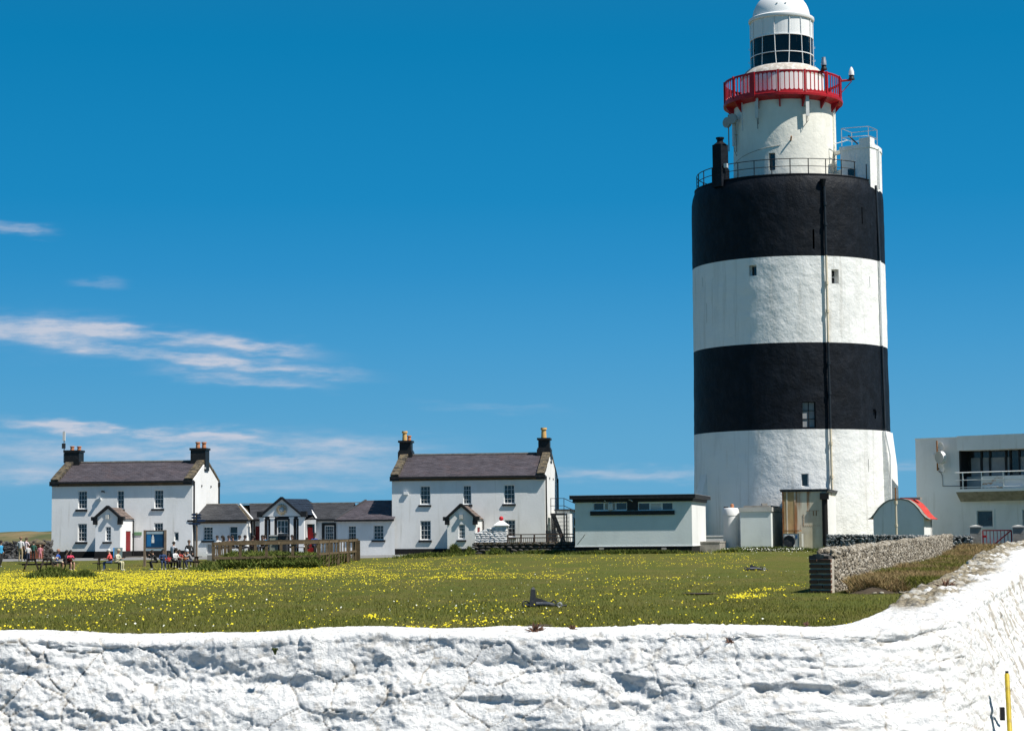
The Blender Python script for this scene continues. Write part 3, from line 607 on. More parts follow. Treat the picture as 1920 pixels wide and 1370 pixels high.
def twin(deg, z0, z1, hw, r, dep, rows=2, cols=1, m=HS, pane=GL, name='window'):
    """window set in a deep opening"""
    ax = ca(1, deg); u = Vector((math.cos(R(deg)), math.sin(R(deg)), 0)); c = ax*(r-dep+.02); mb = MB()
    fr = .05
    def b(x0, x1, a0, a1, t0, t1, mm=mb):
        q = [c + u*x + ax*t + Vector((0, 0, z)) for t in (t0, t1) for x, z in ((x0,a0),(x1,a0),(x1,a1),(x0,a1))]; mm.add(q, [(0,1,2,3),(7,6,5,4),(0,4,5,1),(1,5,6,2),(2,6,7,3),(3,7,4,0)])
    for x in [-hw, hw-fr] + [-hw + (2*hw)*i/cols - fr/3 for i in range(1, cols)]: b(x, x+fr, z0, z1, 0, .06)
    for i in range(rows+1): z = z0 + (z1-z0-fr)*i/rows; b(-hw+fr, hw-fr, z, z+fr, 0, .055)
    o = obj(name, mb, m, LH); g = MB(); b(-hw, hw, z0, z1, -.02, .0, g); obj('pane', g, pane, o); return o
rd = lambda hw, r: math.degrees(hw/r)
def hole(deg, z0, z1, hw, r=6.37*K): d = rd(hw, r); return (deg-d, deg+d, lz(z0), lz(z1))
ZC, ZB, ZA, ZT = lz(8.22), lz(13.73), lz(19.26), lz(24.5)
h1 = hole(9.9-3.0, 4.60, 5.42, .26); h2 = hole(10, 8.30, 9.95, .48); h3 = hole(-20.7, 18.10, 18.78, .30); h4 = hole(27.6, 17.5, 18.42, .30)
h5 = hole(-13.3, 25.35, 26.50, .24, 3.35*K)
drum('lower_white_band', 0, ZC, rbody, TW, [h1, hole(48, 5.5, 6.35, .035), (64.2, 65.2, lz(2.6), lz(6.6))])
drum('lower_black_band', ZC, ZB, rbody, TB, [(h2[0], h2[1], ZC+.12, h2[3]), hole(56.1, 8.95, 9.45, .09)], .4)
drum('upper_white_band', ZB, ZA, rbody, TW, [h3, h4, hole(-61.3, 17.85, 18.45, .03), hole(-56.7, 15.4, 16.7, .03), hole(54.6, 17.45, 18.15, .035)])
drum('upper_black_band', ZA, ZT, rbody, TB, [hole(14.9, 19.7, 20.95, .07), hole(48.8, 21.5, 22.6, .05)])
twin((h1[0]+h1[1])/2, h1[2], h1[3], .26, 6.5*K, .25, 1); twin(10, ZC+.12, h2[3], .48, 6.45*K, .35, 3, 2, PB, CURT)
twin(-20.7, h3[2], h3[3], .30, 6.37*K, .55, 1); twin(27.6, h4[2], h4[3], .30, 6.37*K, .6, 2)
mb = MB(); mb.lathe([(6.12*K, ZT), (6.16*K, ZT+.02), (6.16*K, ZT+.10), (5.85*K, ZT+.10), (5.7*K, ZT-.35), (3.0*K, ZT-.25)], 96); obj('parapet_walk', mb, TB, LH, True)
# buttresses at the foot
def butt(deg, hw, z0, prof):                             # prof: (height, protrusion)
    ax = ca(1, deg); u = Vector((math.cos(R(deg)), math.sin(R(deg)), 0)); mb = MB()
    pts = [(6.0*K, prof[0][0])] + [(rbody(z)+p, z) for z, p in prof] + [(6.0*K, prof[-1][0])]; n = len(pts)
    vs = [ax*r + u*s*hw + Vector((0, 0, z)) for s in (-1, 1) for r, z in pts]
    mb.add(vs, [(i, (i+1) % n, (i+1) % n + n, i+n) for i in range(n)] + [tuple(range(n)), tuple(range(2*n-1, n-1, -1))]); obj('buttress', mb, TW, LH)
butt(-62, .55, 0, [(-.4, 1.9), (lz(4.1), .45), (lz(5.6), .0)])
butt(75, 1.5, 0, [(-.4, .34), (lz(2), .30), (lz(6.0), .25), (lz(8.18), .0)])
# downpipes
def pipe(deg, segs, r, off=.16, cl=()):
    for z0, z1, m in segs: obj('downpipe', MB().tube([ca(rbody(z0)+off, deg, z0), ca(rbody(z1)+off, deg, z1)], r, 10), m, LH, True)
    for z, m in cl: obj('pipe_bracket', MB().tube([ca(rbody(z)+off, deg, z-.12), ca(rbody(z)+off, deg, z+.12)], r*1.5, 10), m, LH, True)
DBL = mat('black_pipe', (.02, .024, .03), .4, .2)
pipe(21.6, [(lz(4.7)-2.2, ZC, PIPE), (ZC, ZB, DBL), (ZB, ZA, PIPE), (ZA, lz(23.7), DBL)], .085, .19, [(lz(z), PIPE) for z in (5.2, 7.3, 15.7, 17.5)] + [(lz(z), DBL) for z in (10.5, 12.4, 21.3, 22.6)])
obj('rain_hopper', MB().tube([ca(6.4*K, 21.2, lz(23.7)), ca(6.46*K, 21.0, lz(24.2))], [.11, .24], 8), TB, LH)
pipe(65.5, [(ZC+.1, ZB, DBL), (ZB, ZA, HS), (ZA, ZT-.3, DBL)], .09, .14)
obj('ledge_pipe', MB().tube([ca(6.62*K+.3, 65, lz(3.2)), ca(6.62*K+.35, 65, lz(6.6)), ca(6.46*K+.16, 65.3, lz(8.2))], .08, 8), HS, LH, True)
obj('wall_vent', MB().rbox(ca(6.47*K+.02, 56.1, lz(9.5)), (.5, .3, .14), R(56)), TB, LH)
# upper tower
UC = thing('upper_tower', None, None, (-.13*K, 0, 0)); UC.parent = LH
def ru(z): return float(np.interp(z, [lz(24), lz(27), lz(30.6)], [3.42*K, 3.36*K, 3.30*K]))
_LH = LH; LH2 = LH
def udrum(): 
    global LH
    LH = UC; drum('cream_wall', lz(24.0), lz(30.6), ru, TC, [h5], .35, 3.0, .5, .006); twin(-13.3, h5[2], h5[3], .24, 3.38*K, .30, 1, 1, CONC, GL); LH = _LH
udrum()
def cpt(r, deg, z): p = ca(r, deg, lz(z)); return p
obj('downpipe', MB().tube([cpt(3.42*K, 83, 24.4), cpt(3.40*K, 83, 30.3)], .10, 8), TC, UC, True)
obj('downpipe', MB().tube([cpt(3.44*K, 76, 24.4), cpt(3.42*K, 76, 30.3)], .05, 6), TC, UC, True)
obj('cable', MB().tube([cpt((3.36+.02)*K, -80+4*i, 26.2 + .55*math.sin(min(1, i/20.)*1.5)+i*.012) for i in range(20)], .018, 4), CONC, UC)
obj('overflow_spout', MB().tube([cpt(3.3*K, 8, 27.25), cpt(3.65*K, 8, 27.5)], .06, 8), RUSTB, UC)
# gallery
G = thing('gallery', None, None, (0, 0, 0)); G.parent = UC
zg = lz(30.42); gR = 3.92*K; zt = lz(31.86)
obj('gallery_floor', MB().lathe([(3.3*K, zg-.42), (3.45*K, zg-.36), (3.62*K, zg-.30), (gR-.05, zg-.22), (gR+.06, zg-.22), (gR+.08, zg-.04), (gR+.02, zg), (gR+.02, zg+.07), (gR-.10, zg+.07), (gR-.1, zg), (2.5*K, zg)], 84), RED, G, True)
for i in range(14):
    d = -4 + i*360/14
    obj('gallery_bracket', MB().add([ca(3.3*K, d, zg-1.0), ca(3.36*K, d, zg-1.0), ca(gR-.1, d, zg-.32), ca(gR-.1, d, zg-.22), ca(3.3*K, d, zg-.22)] + [v + Vector((math.cos(R(d)), math.sin(R(d)), 0))*.1 for v in (ca(3.3*K, d, zg-1.0), ca(3.36*K, d, zg-1.0), ca(gR-.1, d, zg-.32), ca(gR-.1, d, zg-.22), ca(3.3*K, d, zg-.22))],
        [(0,1,2,3,4), (9,8,7,6,5), (0,5,6,1), (1,6,7,2), (2,7,8,3)]), RED, G)
def panel():                                             # one curved railing panel with five round ended openings
    mb = MB(); zb = zg + .07; H = zt - zb; a0, a1 = R(1.7), R(360/14-1.7); nO = 5; cw = (a1-a0)/nO
    def mp(a, z, k): r = gR - k*.05; return (r*math.sin(a), -r*math.cos(a), z)
    for i in range(nO):
        c = a0 + (i+.5)*cw; hw = cw*.41; wr = hw*gR; n = 20; rim = []; out = []
        z0, z1 = zb + .10 + wr, zt - .12 - wr
        for j in range(n):
            t = 2*math.pi*(j+.5)/n; x, zz = math.cos(t), math.sin(t)
            rim.append((c + hw*x, (z1 if zz > 0 else z0) + wr*zz))
            ex = max(-1, min(1, x*1.6)); ez = max(-1, min(1, zz*1.6)); out.append((c + cw/2*ex, (zb + zt)/2 + H/2*ez if abs(zz) > .5 else (zb+zt)/2 + H/2*zz*1.6))
        for k in (0, 1): mb.add([mp(*p, k) for p in rim + out], [(j, (j+1) % n, (j+1) % n + n, j+n) if k else (j+n, (j+1) % n + n, (j+1) % n, j) for j in range(n)])
        mb.add([mp(*p, k) for k in (0, 1) for p in rim], [(j, j+n, (j+1) % n + n, (j+1) % n) for j in range(n)])
    mb.lathe([(gR-.07, zt-.06), (gR+.03, zt-.06), (gR+.03, zt+.02), (gR-.07, zt+.02), (gR-.07, zt-.06)], 6, a0=a0, a1=a1)
    return mesh_from('railing_panel', mb, RED)
pm = panel()
pst = mesh_from('gallery_post', MB().box(-.07, .07, -gR-.07, -gR+.06, zg, zt+.06), RED); pst2 = mesh_from('gallery_post', MB().box(-.21, .21, -gR-.11, -gR+.06, zg-.2, zt+.02), RED)
for i in range(14):
    o = obj('railing_panel', pm, None, G); o.rotation_euler = (0, 0, R(-4 + i*360/14))
    o = obj('gallery_post', pst2 if i == 13 else pst, None, G); o.rotation_euler = (0, 0, R(-4 + i*360/14))
# lantern
LN = thing('lantern', None, None, (0, 0, 0)); LN.parent = UC
rl = 2.08*K; zl0, zl1, zl2 = lz(32.72), lz(34.72), lz(35.95)
obj('curb_wall', MB().lathe([(2.75*K, zg), (2.75*K, lz(31.95))], 72), HS, LN, True); obj('lantern_curb', MB().lathe([(2.75*K, lz(31.95)), (2.75*K, lz(32.1)), (2.80*K, lz(32.15)), (2.72*K, lz(32.3)), (2.45*K, lz(32.6)), (2.2*K, lz(32.72)), (1.6*K, lz(32.72))], 72), mat('curb_render', (.50, .45, .39), .8, .15, 2, ((6, .5, .03),), [((.72, .70, .66), .7, 4, .5, .6, None)]), LN, True)
def ring(r, z, t, m, name='glazing_ring', n=72): obj(name, MB().lathe([(r-t, z-t), (r+t, z-t), (r+t, z+t), (r-t, z+t), (r-t, z-t)], n), m, LN)
ring(rl, zl0, .05, HS); ring(rl+.01, lz(33.55), .03, HS); ring(rl+.01, zl1, .035, HS)
nb = 14; sg = 360/nb
for i in range(nb):
    d0 = -12 + i*sg; sl = 1.6 if i % 2 else -1.6
    obj('pane', MB().lathe([(rl-.02, zl0), (rl-.02, zl1)], 4, a0=R(d0), a1=R(d0+sg)), CLR, LN)
    obj('blanking_panel', MB().lathe([(rl-.02, zl1), (rl-.02, zl2)], 4, a0=R(d0), a1=R(d0+sg-.3)), HS, LN)
    obj('glazing_bar', MB().tube([ca(rl+.02, d0-sl, zl0), ca(rl+.02, d0, lz(33.7)), ca(rl+.02, d0+sl, zl2)], .032, 6), HS, LN)
obj('lamp_shroud', MB().lathe([(0, lz(32.7)), (1.42*K, lz(32.7)), (1.42*K, lz(33.6)), (1.78*K, lz(33.62)), (1.78*K, zl1), (0, zl1)], 40), IRON, LN, True)
obj('lantern_eave', MB().lathe([(rl-.05, zl2-.02), (rl+.10, zl2+.0), (rl+.15, zl2+.12), (rl+.13, zl2+.24), (rl-.05, zl2+.34), (1.9*K, zl2+.36)], 72), HS, LN, True)
obj('dome', MB().lathe([(1.93*K*math.cos(a), zl2+.32 + 1.86*K*math.sin(a)) for a in np.linspace(0, math.pi/2-.05, 18)] + [(.25, zl2+.32+1.9*K), (.25, zl2+.32+2.1*K), (0, zl2+.32+2.1*K)], 64), HS, LN, True)
for d, e in ((-8, .35), (10, .35), (-7, .9), (8, .9)):
    a = e; obj('dome_step', MB().rbox(ca(1.95*K*math.cos(a), d, zl2+.32+1.88*K*math.sin(a)), (.12, .1, .04), R(d)), LG, LN)
for d in (-92, 97):
    for z in (32.9, 33.3, 34.2): obj('handhold', MB().tube([ca(rl, d, lz(z)), ca(rl+.16, d, lz(z)), ca(rl+.16, d, lz(z)+.12)], .02, 5), HS, LN)
# two small lights on arms
def small_light(px, py, deg, h, cone):
    p = ca(gR + (.25 if deg < 60 else .78), deg, zt+.05)
    t = thing('marker_light', None, None, p); t.parent = UC
    obj('arm', MB().tube([ca(gR-.1, deg, zt) - p, (0, 0, 0)], .09, 6), RED, t)
    if deg > 60: obj('brace', MB().tube([ca(gR, deg, zt-.9) - p, (0, 0, -.1)], .035, 5), RED, t)
    obj('base', MB().lathe([(0, .0), (.24, .02), (.24, .12), (.18, .22), (.18, .34), (.22, .36), (0, .38)], 14), IRON, t, True)
    obj('lens', MB().lathe([(.0, .36), (.21, .37), (.20, .60), (.16, .78), (.07 if cone else .15, .98), (0, 1.05 if cone else .98)], 14), GALV if not cone else HS, t, True)
small_light(0, 0, 41, 1, False); small_light(0, 0, 92, 1, True)
# antennas and dishes under the gallery
for d, za, zb_, o_ in ((-27.8, 30.27, 28.86, .35), (25.3, 30.31, 28.85, .40), (-66, 28.9, 27.4, .30)):
    t = thing('panel_antenna', None, None, (0, 0, 0)); t.parent = UC; c = ca(3.35*K+o_, d); 
    mb = MB()
    q = [(-.14, -.06), (.14, -.06), (.10, .08), (-.10, .08)]; m3 = Matrix.Rotation(R(d), 3, 'Z')
    vs = [Vector((c.x, c.y, 0)) + m3 @ Vector((x, y, 0)) + Vector((0, 0, z)) for z in (lz(zb_), lz(za)) for x, y in q]
    mb.add(vs, [(0,1,5,4),(1,2,6,5),(2,3,7,6),(3,0,4,7),(3,2,1,0),(4,5,6,7)]); obj('radome', mb, LG, t)
    ax = ca(1, d)
    obj('mounting_pole', MB().tube([c - ax*.2 + Vector((0, 0, lz(zb_)-.45)), c - ax*.2 + Vector((0, 0, lz(za)+.05))], .035, 6), CONC, t)
    obj('bracket', MB().bar(c - ax*.45 + Vector((0, 0, lz((za+zb_)/2))), c + Vector((0, 0, lz((za+zb_)/2))), .06), CONC, t)
    obj('cable', MB().tube([c + Vector((0, 0, lz(zb_))), c + Vector((.04, 0, lz(zb_)-.35)), c - ax*.4 + Vector((-.15, 0, lz(zb_)-.75))], .022, 5), IRON, t)
def tdish(d, z, r, off, parent, base):
    t = thing('dish_antenna', None, None, base(d, z, off)); t.parent = parent; t.rotation_euler = (0, 0, R(d*.55))
    obj('drum', MB().lathe([(0, 0), (r, 0), (r, .22), (0, .24)], 26), DISH, t, True).rotation_euler = (R(90), 0, 0)
    obj('mount', MB().bar((0, 0, 0), (.1, .5, .0), .08), CONC, t)
for px, py, d in ((1368, 210, -80), (1387, 208, -62)):
    tdish(d, 29.15, .35*K, .42, UC, lambda d, z, off: ca(3.35*K+off, d, lz(z)))
obj('mounting_pole', MB().tube([ca(3.7*K, -80, lz(29.7)), ca(3.7*K, -80, lz(27.2))], .045, 6), CONC, UC)
obj('mounting_pole', MB().tube([ca(3.6*K, -48, lz(30.1)), ca(3.6*K, -48, lz(28.2))], .04, 6), LG, UC)
# parapet railing
PR = thing('parapet_railing', None, None, (0, 0, 0)); PR.parent = LH
rr = 5.98*K; pz = ZT + .08
for h in (.06, .62, 1.18):
    obj('rail', MB().tube([ca(rr, a, pz+h) for a in np.arange(-300, 52, 4)], .028 if h < 1 else .035, 6, False), IRON, PR, True)
ppost = mesh_from('rail_post', MB().tube([(0, -rr, pz), (0, -rr, pz+1.2)], .04, 6), IRON)
for i in range(32):
    d = -300 + i*11.2
    if d < 55: o = obj('rail_post', ppost, None, PR); o.rotation_euler = (0, 0, R(d))
# chimney on the parapet
CH = thing('parapet_chimney', None, None, ca(6.05*K, -44.5, ZT-.4)); CH.parent = LH; CH.rotation_euler = (0, 0, R(-38))
zc = lz(26.95) - ZT + .4
obj('stack', MB().box(-.42, .42, -.42, .42, 0, zc).box(-.47, .47, -.47, .47, 0, zc*.42), TB, CH)
obj('cowl', MB().lathe([(.52, zc), (.24, zc+.22), (.24, zc+.42), (.32, zc+.44), (.32, zc+.56), (.0, zc+.6)], 10), TB, CH)
obj('flood_lamp', MB().rbox((.62, -.1, zc*.48), (.25, .3, .32), .3), LG, CH)
# stair turret
def tpt(r, d): v = ca(r, d); return (v.x, v.y)
ztur = lz(27.0); tpoly = [tpt(6.26*K, 60)] + [tpt(6.26*K+.05, a) for a in (66, 72, 78, 84, 90)] + [tpt(4.1*K, 92), tpt(4.1*K, 60)]
TU = thing('stair_turret', None, None, (0, 0, 0)); TU.parent = LH
obj('turret_wall', MB().prism(tpoly, ZT-1.3, ztur-.35), TW, TU)
cp = [tpt(6.26*K+.06, 59.6)] + [tpt(6.26*K+.10, a) for a in (66, 72, 78, 84, 90.4)] + [tpt(4.05*K, 92.4), tpt(4.05*K, 59.4)]
obj('turret_parapet', MB().prism(cp, ztur-.35, ztur-.05).prism([tpt(6.3*K, 59.8), tpt(6.3*K, 66), tpt(5.5*K, 66), tpt(5.5*K, 59.8)], ztur-.05, ztur+.42), TW, TU)
obj('turret_door', MB().rbox(ca(4.9*K, 59.4, ZT+.55), (.06, .55, 1.0), R(60)), GL, TU)
obj('turret_pipe', MB().tube([ca(6.26*K+.18, 70, ZT-.5), ca(6.26*K+.18, 70, ztur-.3)], .08, 8), HS, TU, True)
cz = ztur + .05; cg = [ca(4.15*K, 62, cz), ca(5.9*K, 66, cz), ca(6.1*K, 80, cz), ca(4.4*K, 84, cz)]
SG = thing('safety_cage', None, None, (0, 0, 0)); SG.parent = LH
for i, p in enumerate(cg):
    q = cg[(i+1) % 4]; U3 = Vector((0, 0, 1))
    obj('cage_post', MB().tube([p, p + U3*1.35], .03, 5), GALV, SG)
    for h in (.65, 1.35): obj('cage_rail', MB().tube([p + U3*h, q + U3*h], .028, 5), GALV, SG)
obj('cage_brace', MB().tube([cg[1]+U3*.7, cg[2]], .025, 5), GALV, SG); obj('hatch_stay', MB().bar(cg[0]+U3*.8+Vector((.5,0,0)), cg[0]+Vector((1.2,0,.1)), .1), IRON, SG)
# link between turret and upper tower
for z, h in ((26.9, .28), (25.6, 1.4)):
    p, q = ca(3.35*K, 78, lz(z)) + Vector((-.13*K, 0, 0)), ca(4.3*K, 66, lz(z)); obj('link_wall' if h > 1 else 'link_beam', MB().bar(p - Vector((0,0,h/2)), q - Vector((0,0,h/2)), .25, h), TC, TU)
obj('link_rail', MB().tube([ca(3.3*K, 78, lz(27.45)), ca(4.4*K, 66, lz(27.45))], .035, 5), HS, TU)
# ------------------------------------------------------------------ buildings
def window(p, u0, u1, z0, z1, v=0, cols=3, rows=4, sill=None, m=HS, pane=GL, dep=.16, sillm=PB, bar=.03, sash=True, blind=None):
    """a sash window set back in its opening: frame > pane, sill"""
    mb = MB(); f = .06; y = v + dep - .07
    mb.box(u0, u0+f, y, y+.06, z0, z1).box(u1-f, u1, y, y+.06, z0, z1).box(u0+f, u1-f, y, y+.058, z1-f, z1).box(u0+f, u1-f, y, y+.058, z0, z0+f*1.2)
    for i in range(1, cols): x = u0 + (u1-u0)*i/cols; mb.box(x-bar/2, x+bar/2, y+.015, y+.05, z0+f, z1-f)
    for j in range(1, rows):
        z = z0 + (z1-z0)*j/rows; h = bar*1.8 if sash and j == rows//2 else bar; mb.box(u0+f, u1-f, y+.01, y+.052, z-h/2, z+h/2)
    o = obj('window', mb, m, p)
    obj('pane', MB().box(u0, u1, y+.062, y+.075, z0, z1), pane, o)
    if blind: obj('blind', MB().box(u0+f, u1-f, y+.05, y+.06, z0+(z1-z0)*blind[0], z0+(z1-z0)*blind[1]), CURT, o)
    if sill: a, b, c, d = sill; obj('sill', MB().box(a, b, v-.10, v+.02, c, d), sillm, o)
    return o
def slates(p, quad, m, course=.24, name='slate_courses', proud=.025):
    """roof slope with real overlapping slate courses; quad = eave left, eave right, ridge right, ridge left"""
    a, b, c, d = [Vector(q) for q in quad]; L_ = ((d-a).length+(c-b).length)/2; n = max(3, int(L_/course)); nrm = (b-a).cross(d-a).normalized(); mb = MB()
    if nrm.z < 0: nrm = -nrm
    for i in range(n):
        t0, t1 = i/n, (i+1)/n + .15/n
        p0, p1, p2, p3 = a.lerp(d, t0), b.lerp(c, t0), b.lerp(c, min(1, t1)), a.lerp(d, min(1, t1)); up = nrm*proud
        w = max(.3, (p1-p0).length); k = max(1, int(w/.45)); off = .5*(i % 2)/k if k > 1 else 0
        cuts = [0] + [min(1, (j+off*k)/k) for j in range(1, k)] + [1]
        for s, e in zip(cuts, cuts[1:]):
            if e <= s: continue
            jj = up*(1 + .35*rng.uniform(-1, 1)); g = .012/w
            q0, q1, q2, q3 = p0.lerp(p1, s+g), p0.lerp(p1, e-g), p3.lerp(p2, e-g), p3.lerp(p2, s+g)
            mb.add([q0, q1, q2+nrm*.002, q3+nrm*.002, q0+jj, q1+jj], [(4,5,2,3), (0,1,5,4), (0,4,3), (1,2,5)])
    base = MB().add([a, b, c, d], [(0,1,2,3)]); base.v = [tuple(Vector(q)-nrm*.012) for q in base.v]
    r = obj('roof', base, m, p); return obj(name, mb, m, r, kind='stuff')
def cottage(label, Yr, pxL, pxR, pxG, D):
    """two storey gabled cottage; all levels read off the facade plane"""
    t = R(-7.0); o = at(pxR, 960, Yr); fr0 = Fr((o.x, o.y), t); uL = fr0.U(pxL); Lh = -uL
    w0 = fr0.w(uL); fr = Fr((w0.x, w0.y), t); z0 = D['base'][1]; zb = fr.Z(D['base'][0], z0)
    T_ = thing('cottage', label, 'cottage', (w0.x, w0.y, zb), t)
    Zl = lambda px, py, v=0: fr.Z(px, py, v) - zb
    Ul = lambda px, v=0: fr.U(px, v)
    Gd = fr.sv(pxG, Lh)                                   # gable depth
    eave = Zl(*D['eave']); fasb = Zl(*D['fasb']); ridge = fr.Z(*D['ridge'], v=Gd/2) - zb
    hs = [(Ul(a), Ul(b), Zl(a, d), Zl(a, c)) for a, b, c, d in D['win']]
    w = MB().holes(0, Lh, .0, fasb+.02, hs); w.box(0, .2, .16, Gd, 0, fasb)
    obj('front_wall', w, HW, T_)
    gab = [(0.0, 0.0), (Gd, 0.0), (Gd, eave), (Gd/2+.5, ridge-.25), (Gd/2-.5, ridge-.25), (0, eave)]
    for nme, x0, x1 in (('gable_wall', Lh-.35, Lh), ('gable_wall', 0, .3)):
        n = len(gab); vs = [(x, y+(.002 if y == 0 else 0), z) for x in (x0, x1) for y, z in gab]
        obj(nme, MB().add(vs, [(i, (i+1) % n, (i+1) % n+n, i+n) for i in range(n)] + [tuple(range(n))[::-1], tuple(range(n, 2*n))]), HW, T_)
    obj('back_wall', MB().box(.3, Lh-.35, Gd-.3, Gd, 0, eave), HW, T_)
    obj('plinth', MB().box(-.06, Lh+.05, -.06, Gd+.05, -.5, Zl(*D['plinth'])), PBH, T_)
    obj('fascia', MB().box(.0, Lh-.02, -.10, .10, fasb, eave-.02), BRN, T_)
    obj('gutter', MB().box(-.05, Lh+.03, -.30, -.11, eave-.10, eave+.05).box(.0, Lh-.02, -.14, .10, eave-.02, eave+.04), PB, T_)
    cw = .62; ez = eave+.02; 
    slates(T_, [(.15, -.12, ez), (Lh-.15, -.12, ez), (Lh-.15, Gd/2, ridge), (.15, Gd/2, ridge)], SL)
    slates(T_, [(Lh-.15, Gd+.12, ez), (.15, Gd+.12, ez), (.15, Gd/2, ridge), (Lh-.15, Gd/2, ridge)], SL)
    obj('ridge_tiles', MB().bar((.3, Gd/2, ridge+.05), (Lh-.3, Gd/2, ridge+.05), .3, .10), CONC, T_)
    for x in (.22, Lh-.28):
        for sgn, y0 in ((1, -.15), (-1, Gd+.15)):
            a = Vector((x, y0, ez+.12)); b = Vector((x, Gd/2 - sgn*.35, ridge+.06)); mb = MB(); k = 7
            for i in range(k):
                p, q = a.lerp(b, i/k + .006), a.lerp(b, (i+1)/k - .006); mb.bar(p, q, cw-.04*rng.random(), .16+.03*rng.random())
            obj('gable_coping', mb, LICH, T_, kind='stuff'); obj('skew_corbel', MB().box(x-.34, x+.34, min(y0, y0+sgn*.45)-.12, max(y0, y0+sgn*.45)-.05, ez-.28, ez+.06), PB, T_)
    for c in D['chim']:
        cx = c['u'] if 'u' in c else 0; cx = fr.U(c['px'], Gd/2); cxh = c['w']/2; top = fr.Z(c['px'], c['top'], Gd/2) - zb; mid = fr.Z(c['px'], c['mid'], Gd/2) - zb if 'mid' in c else None
        C_ = obj('chimney', MB().box(cx-cxh, cx+cxh, Gd/2-.55, Gd/2+.55, ridge-.75, mid or top), PB, T_)
        if mid: obj('chimney_upper_stack', MB().box(cx-cxh*.80, cx+cxh*.80, Gd/2-.45, Gd/2+.45, mid, top).box(cx-cxh*.9, cx+cxh*.9, Gd/2-.52, Gd/2+.52, mid-.01, mid+.12), PB, C_)
        obj('chimney_cap', MB().box(cx-cxh*(.95 if mid else 1.12), cx+cxh*(.95 if mid else 1.12), Gd/2-.62, Gd/2+.62, top, top+.16), PB, C_)
        for dx, h, r_, m_ in c['pots']: obj('chimney_pot', _pot(cx+dx, Gd/2+(.15 if dx > 0 else -.15), top+.14, h, r_), m_, C_, True)
        fl = MB().box(cx-cxh-.04, cx+cxh+.04, Gd/2-.62, Gd/2-.54, ridge-.62, ridge-.48); obj('flashing', fl, LG, C_)
    for i, ((a, b, c, d), h) in enumerate(zip(D['win'], hs)):
        s = D['sill'][i]; sl = None
        if s: sl = (Ul(s[0]), Ul(s[1]), Zl(a, s[3]), Zl(a, s[2]))
        window(T_, *h, cols=D['cols'][i], rows=D.get('rows', [4]*9)[i], sill=sl, sash=True, bar=.018, blind=D.get('blind', {}).get(i))
    # porch with curved gable and black skew corbels
    Pd = D['porch']; x0, x1 = Ul(Pd['x0']), Ul(Pd['x1']); 
    # solve porch depth from where its side ends against the facade
    dep = 0
    for dd in np.linspace(.5, 4, 60):
        if fr.U(Pd['side'], 0) >= fr.U(Pd['x1'], -dd): pass
    uR = Ul(Pd['side']) ; dep = 1.0
    for _ in range(40):                                   # corner column pxx1 at depth -dep must share u with the side's end at v=0
        e = fr.U(Pd['x1'], -dep) - uR; dep -= e*2.0
        dep = max(.4, min(4, dep))
    x1 = uR; x0 = fr.U(Pd['x0'], -dep); zpe = fr.Z(Pd['x1'], Pd['eave'], -dep) - zb; zpk = fr.Z((Pd['x0']+Pd['x1'])/2, Pd['peak'], -dep) - zb; xm = (x0+x1)/2
    PO = thing('porch', None, None, (0, 0, 0)); PO.parent = T_
    pw = Pd['win']; ph = (fr.U(pw[0], -dep), fr.U(pw[1], -dep), fr.Z(pw[0], pw[3], -dep)-zb, fr.Z(pw[0], pw[2], -dep)-zb)
    wb = MB().holes(x0, x1, 0, zpe, [ph], -dep); wb.add([(x0, -dep, zpe), (x1, -dep, zpe), (xm, -dep, zpk-.1)], [(0,1,2)]); wb.box(x0, x0+.15, -dep+.15, 0, 0, zpe)
    obj('porch_front', wb, HW, PO)
    dr = Pd.get('door'); v0, v1, dzt = dr
    sd_ = MB(); vA, vB = -dep + dep*v0, -dep + dep*v1
    for a, b, c, d in ((-dep+.01, vA, 0, zpe), (vB, 0, 0, zpe), (vA, vB, dzt, zpe)): sd_.box(x1-.16, x1, a, b, c, d)
    obj('porch_side', sd_, HW, PO)
    dd = obj('door', MB().box(x1-.10, x1-.05, vA, vB, .05, dzt), RDOOR, PO); 
    for i in range(4): obj('door_panel', MB().box(x1-.05, x1-.035, vA + (vB-vA)*(.12+.42*(i % 2)), vA + (vB-vA)*(.46+.42*(i % 2)), .25+(i//2)*dzt*.45, .2+(i//2+1)*dzt*.44), RDOOR, dd)
    obj('plinth', MB().box(x0-.04, x1+.03, -dep-.04, 0, -.5, Zl(*D['plinth'])), PBH, PO)
    slates(PO, [(x1+.12, -dep-.05, zpe-.02), (x1+.12, .05, zpe-.02), (xm, .05, zpk), (xm, -dep-.05, zpk)], PRF, .3); slates(PO, [(x0-.12, .05, zpe-.02), (x0-.12, -dep-.05, zpe-.02), (xm, -dep-.05, zpk), (xm, .05, zpk)], SL, .3)
    for sg in (-1, 1):
        xe = x0-.16 if sg < 0 else x1+.16
        obj('skew', MB().bar((xe-sg*.1, -dep-.02, zpe+.05), (xm, -dep-.02, zpk+.08), .34, .16), PB, PO)
        xa = x0 if sg < 0 else x1
        obj('corbel', MB().box(xa-.30 if sg < 0 else xa-.15, xa+.15 if sg < 0 else xa+.30, -dep-.14, -dep+.3, zpe-.12, zpe+.16).box(xa-.16 if sg < 0 else xa-.18, xa+.18 if sg < 0 else xa+.16, -dep-.12, -dep+.2, zpe-.42, zpe-.12), PB, PO)
    obj('porch_lamp', MB().rbox((xm, -dep-.12, zpe+.15), (.22, .26, .32), 0), CONL, PO)
    sw = Pd['sill']; 
    window(PO, *ph, v=-dep, cols=Pd.get('cols', 2), rows=4, sill=(fr.U(sw[0], -dep), fr.U(sw[1], -dep), fr.Z(sw[0], sw[3], -dep)-zb, fr.Z(sw[0], sw[2], -dep)-zb))
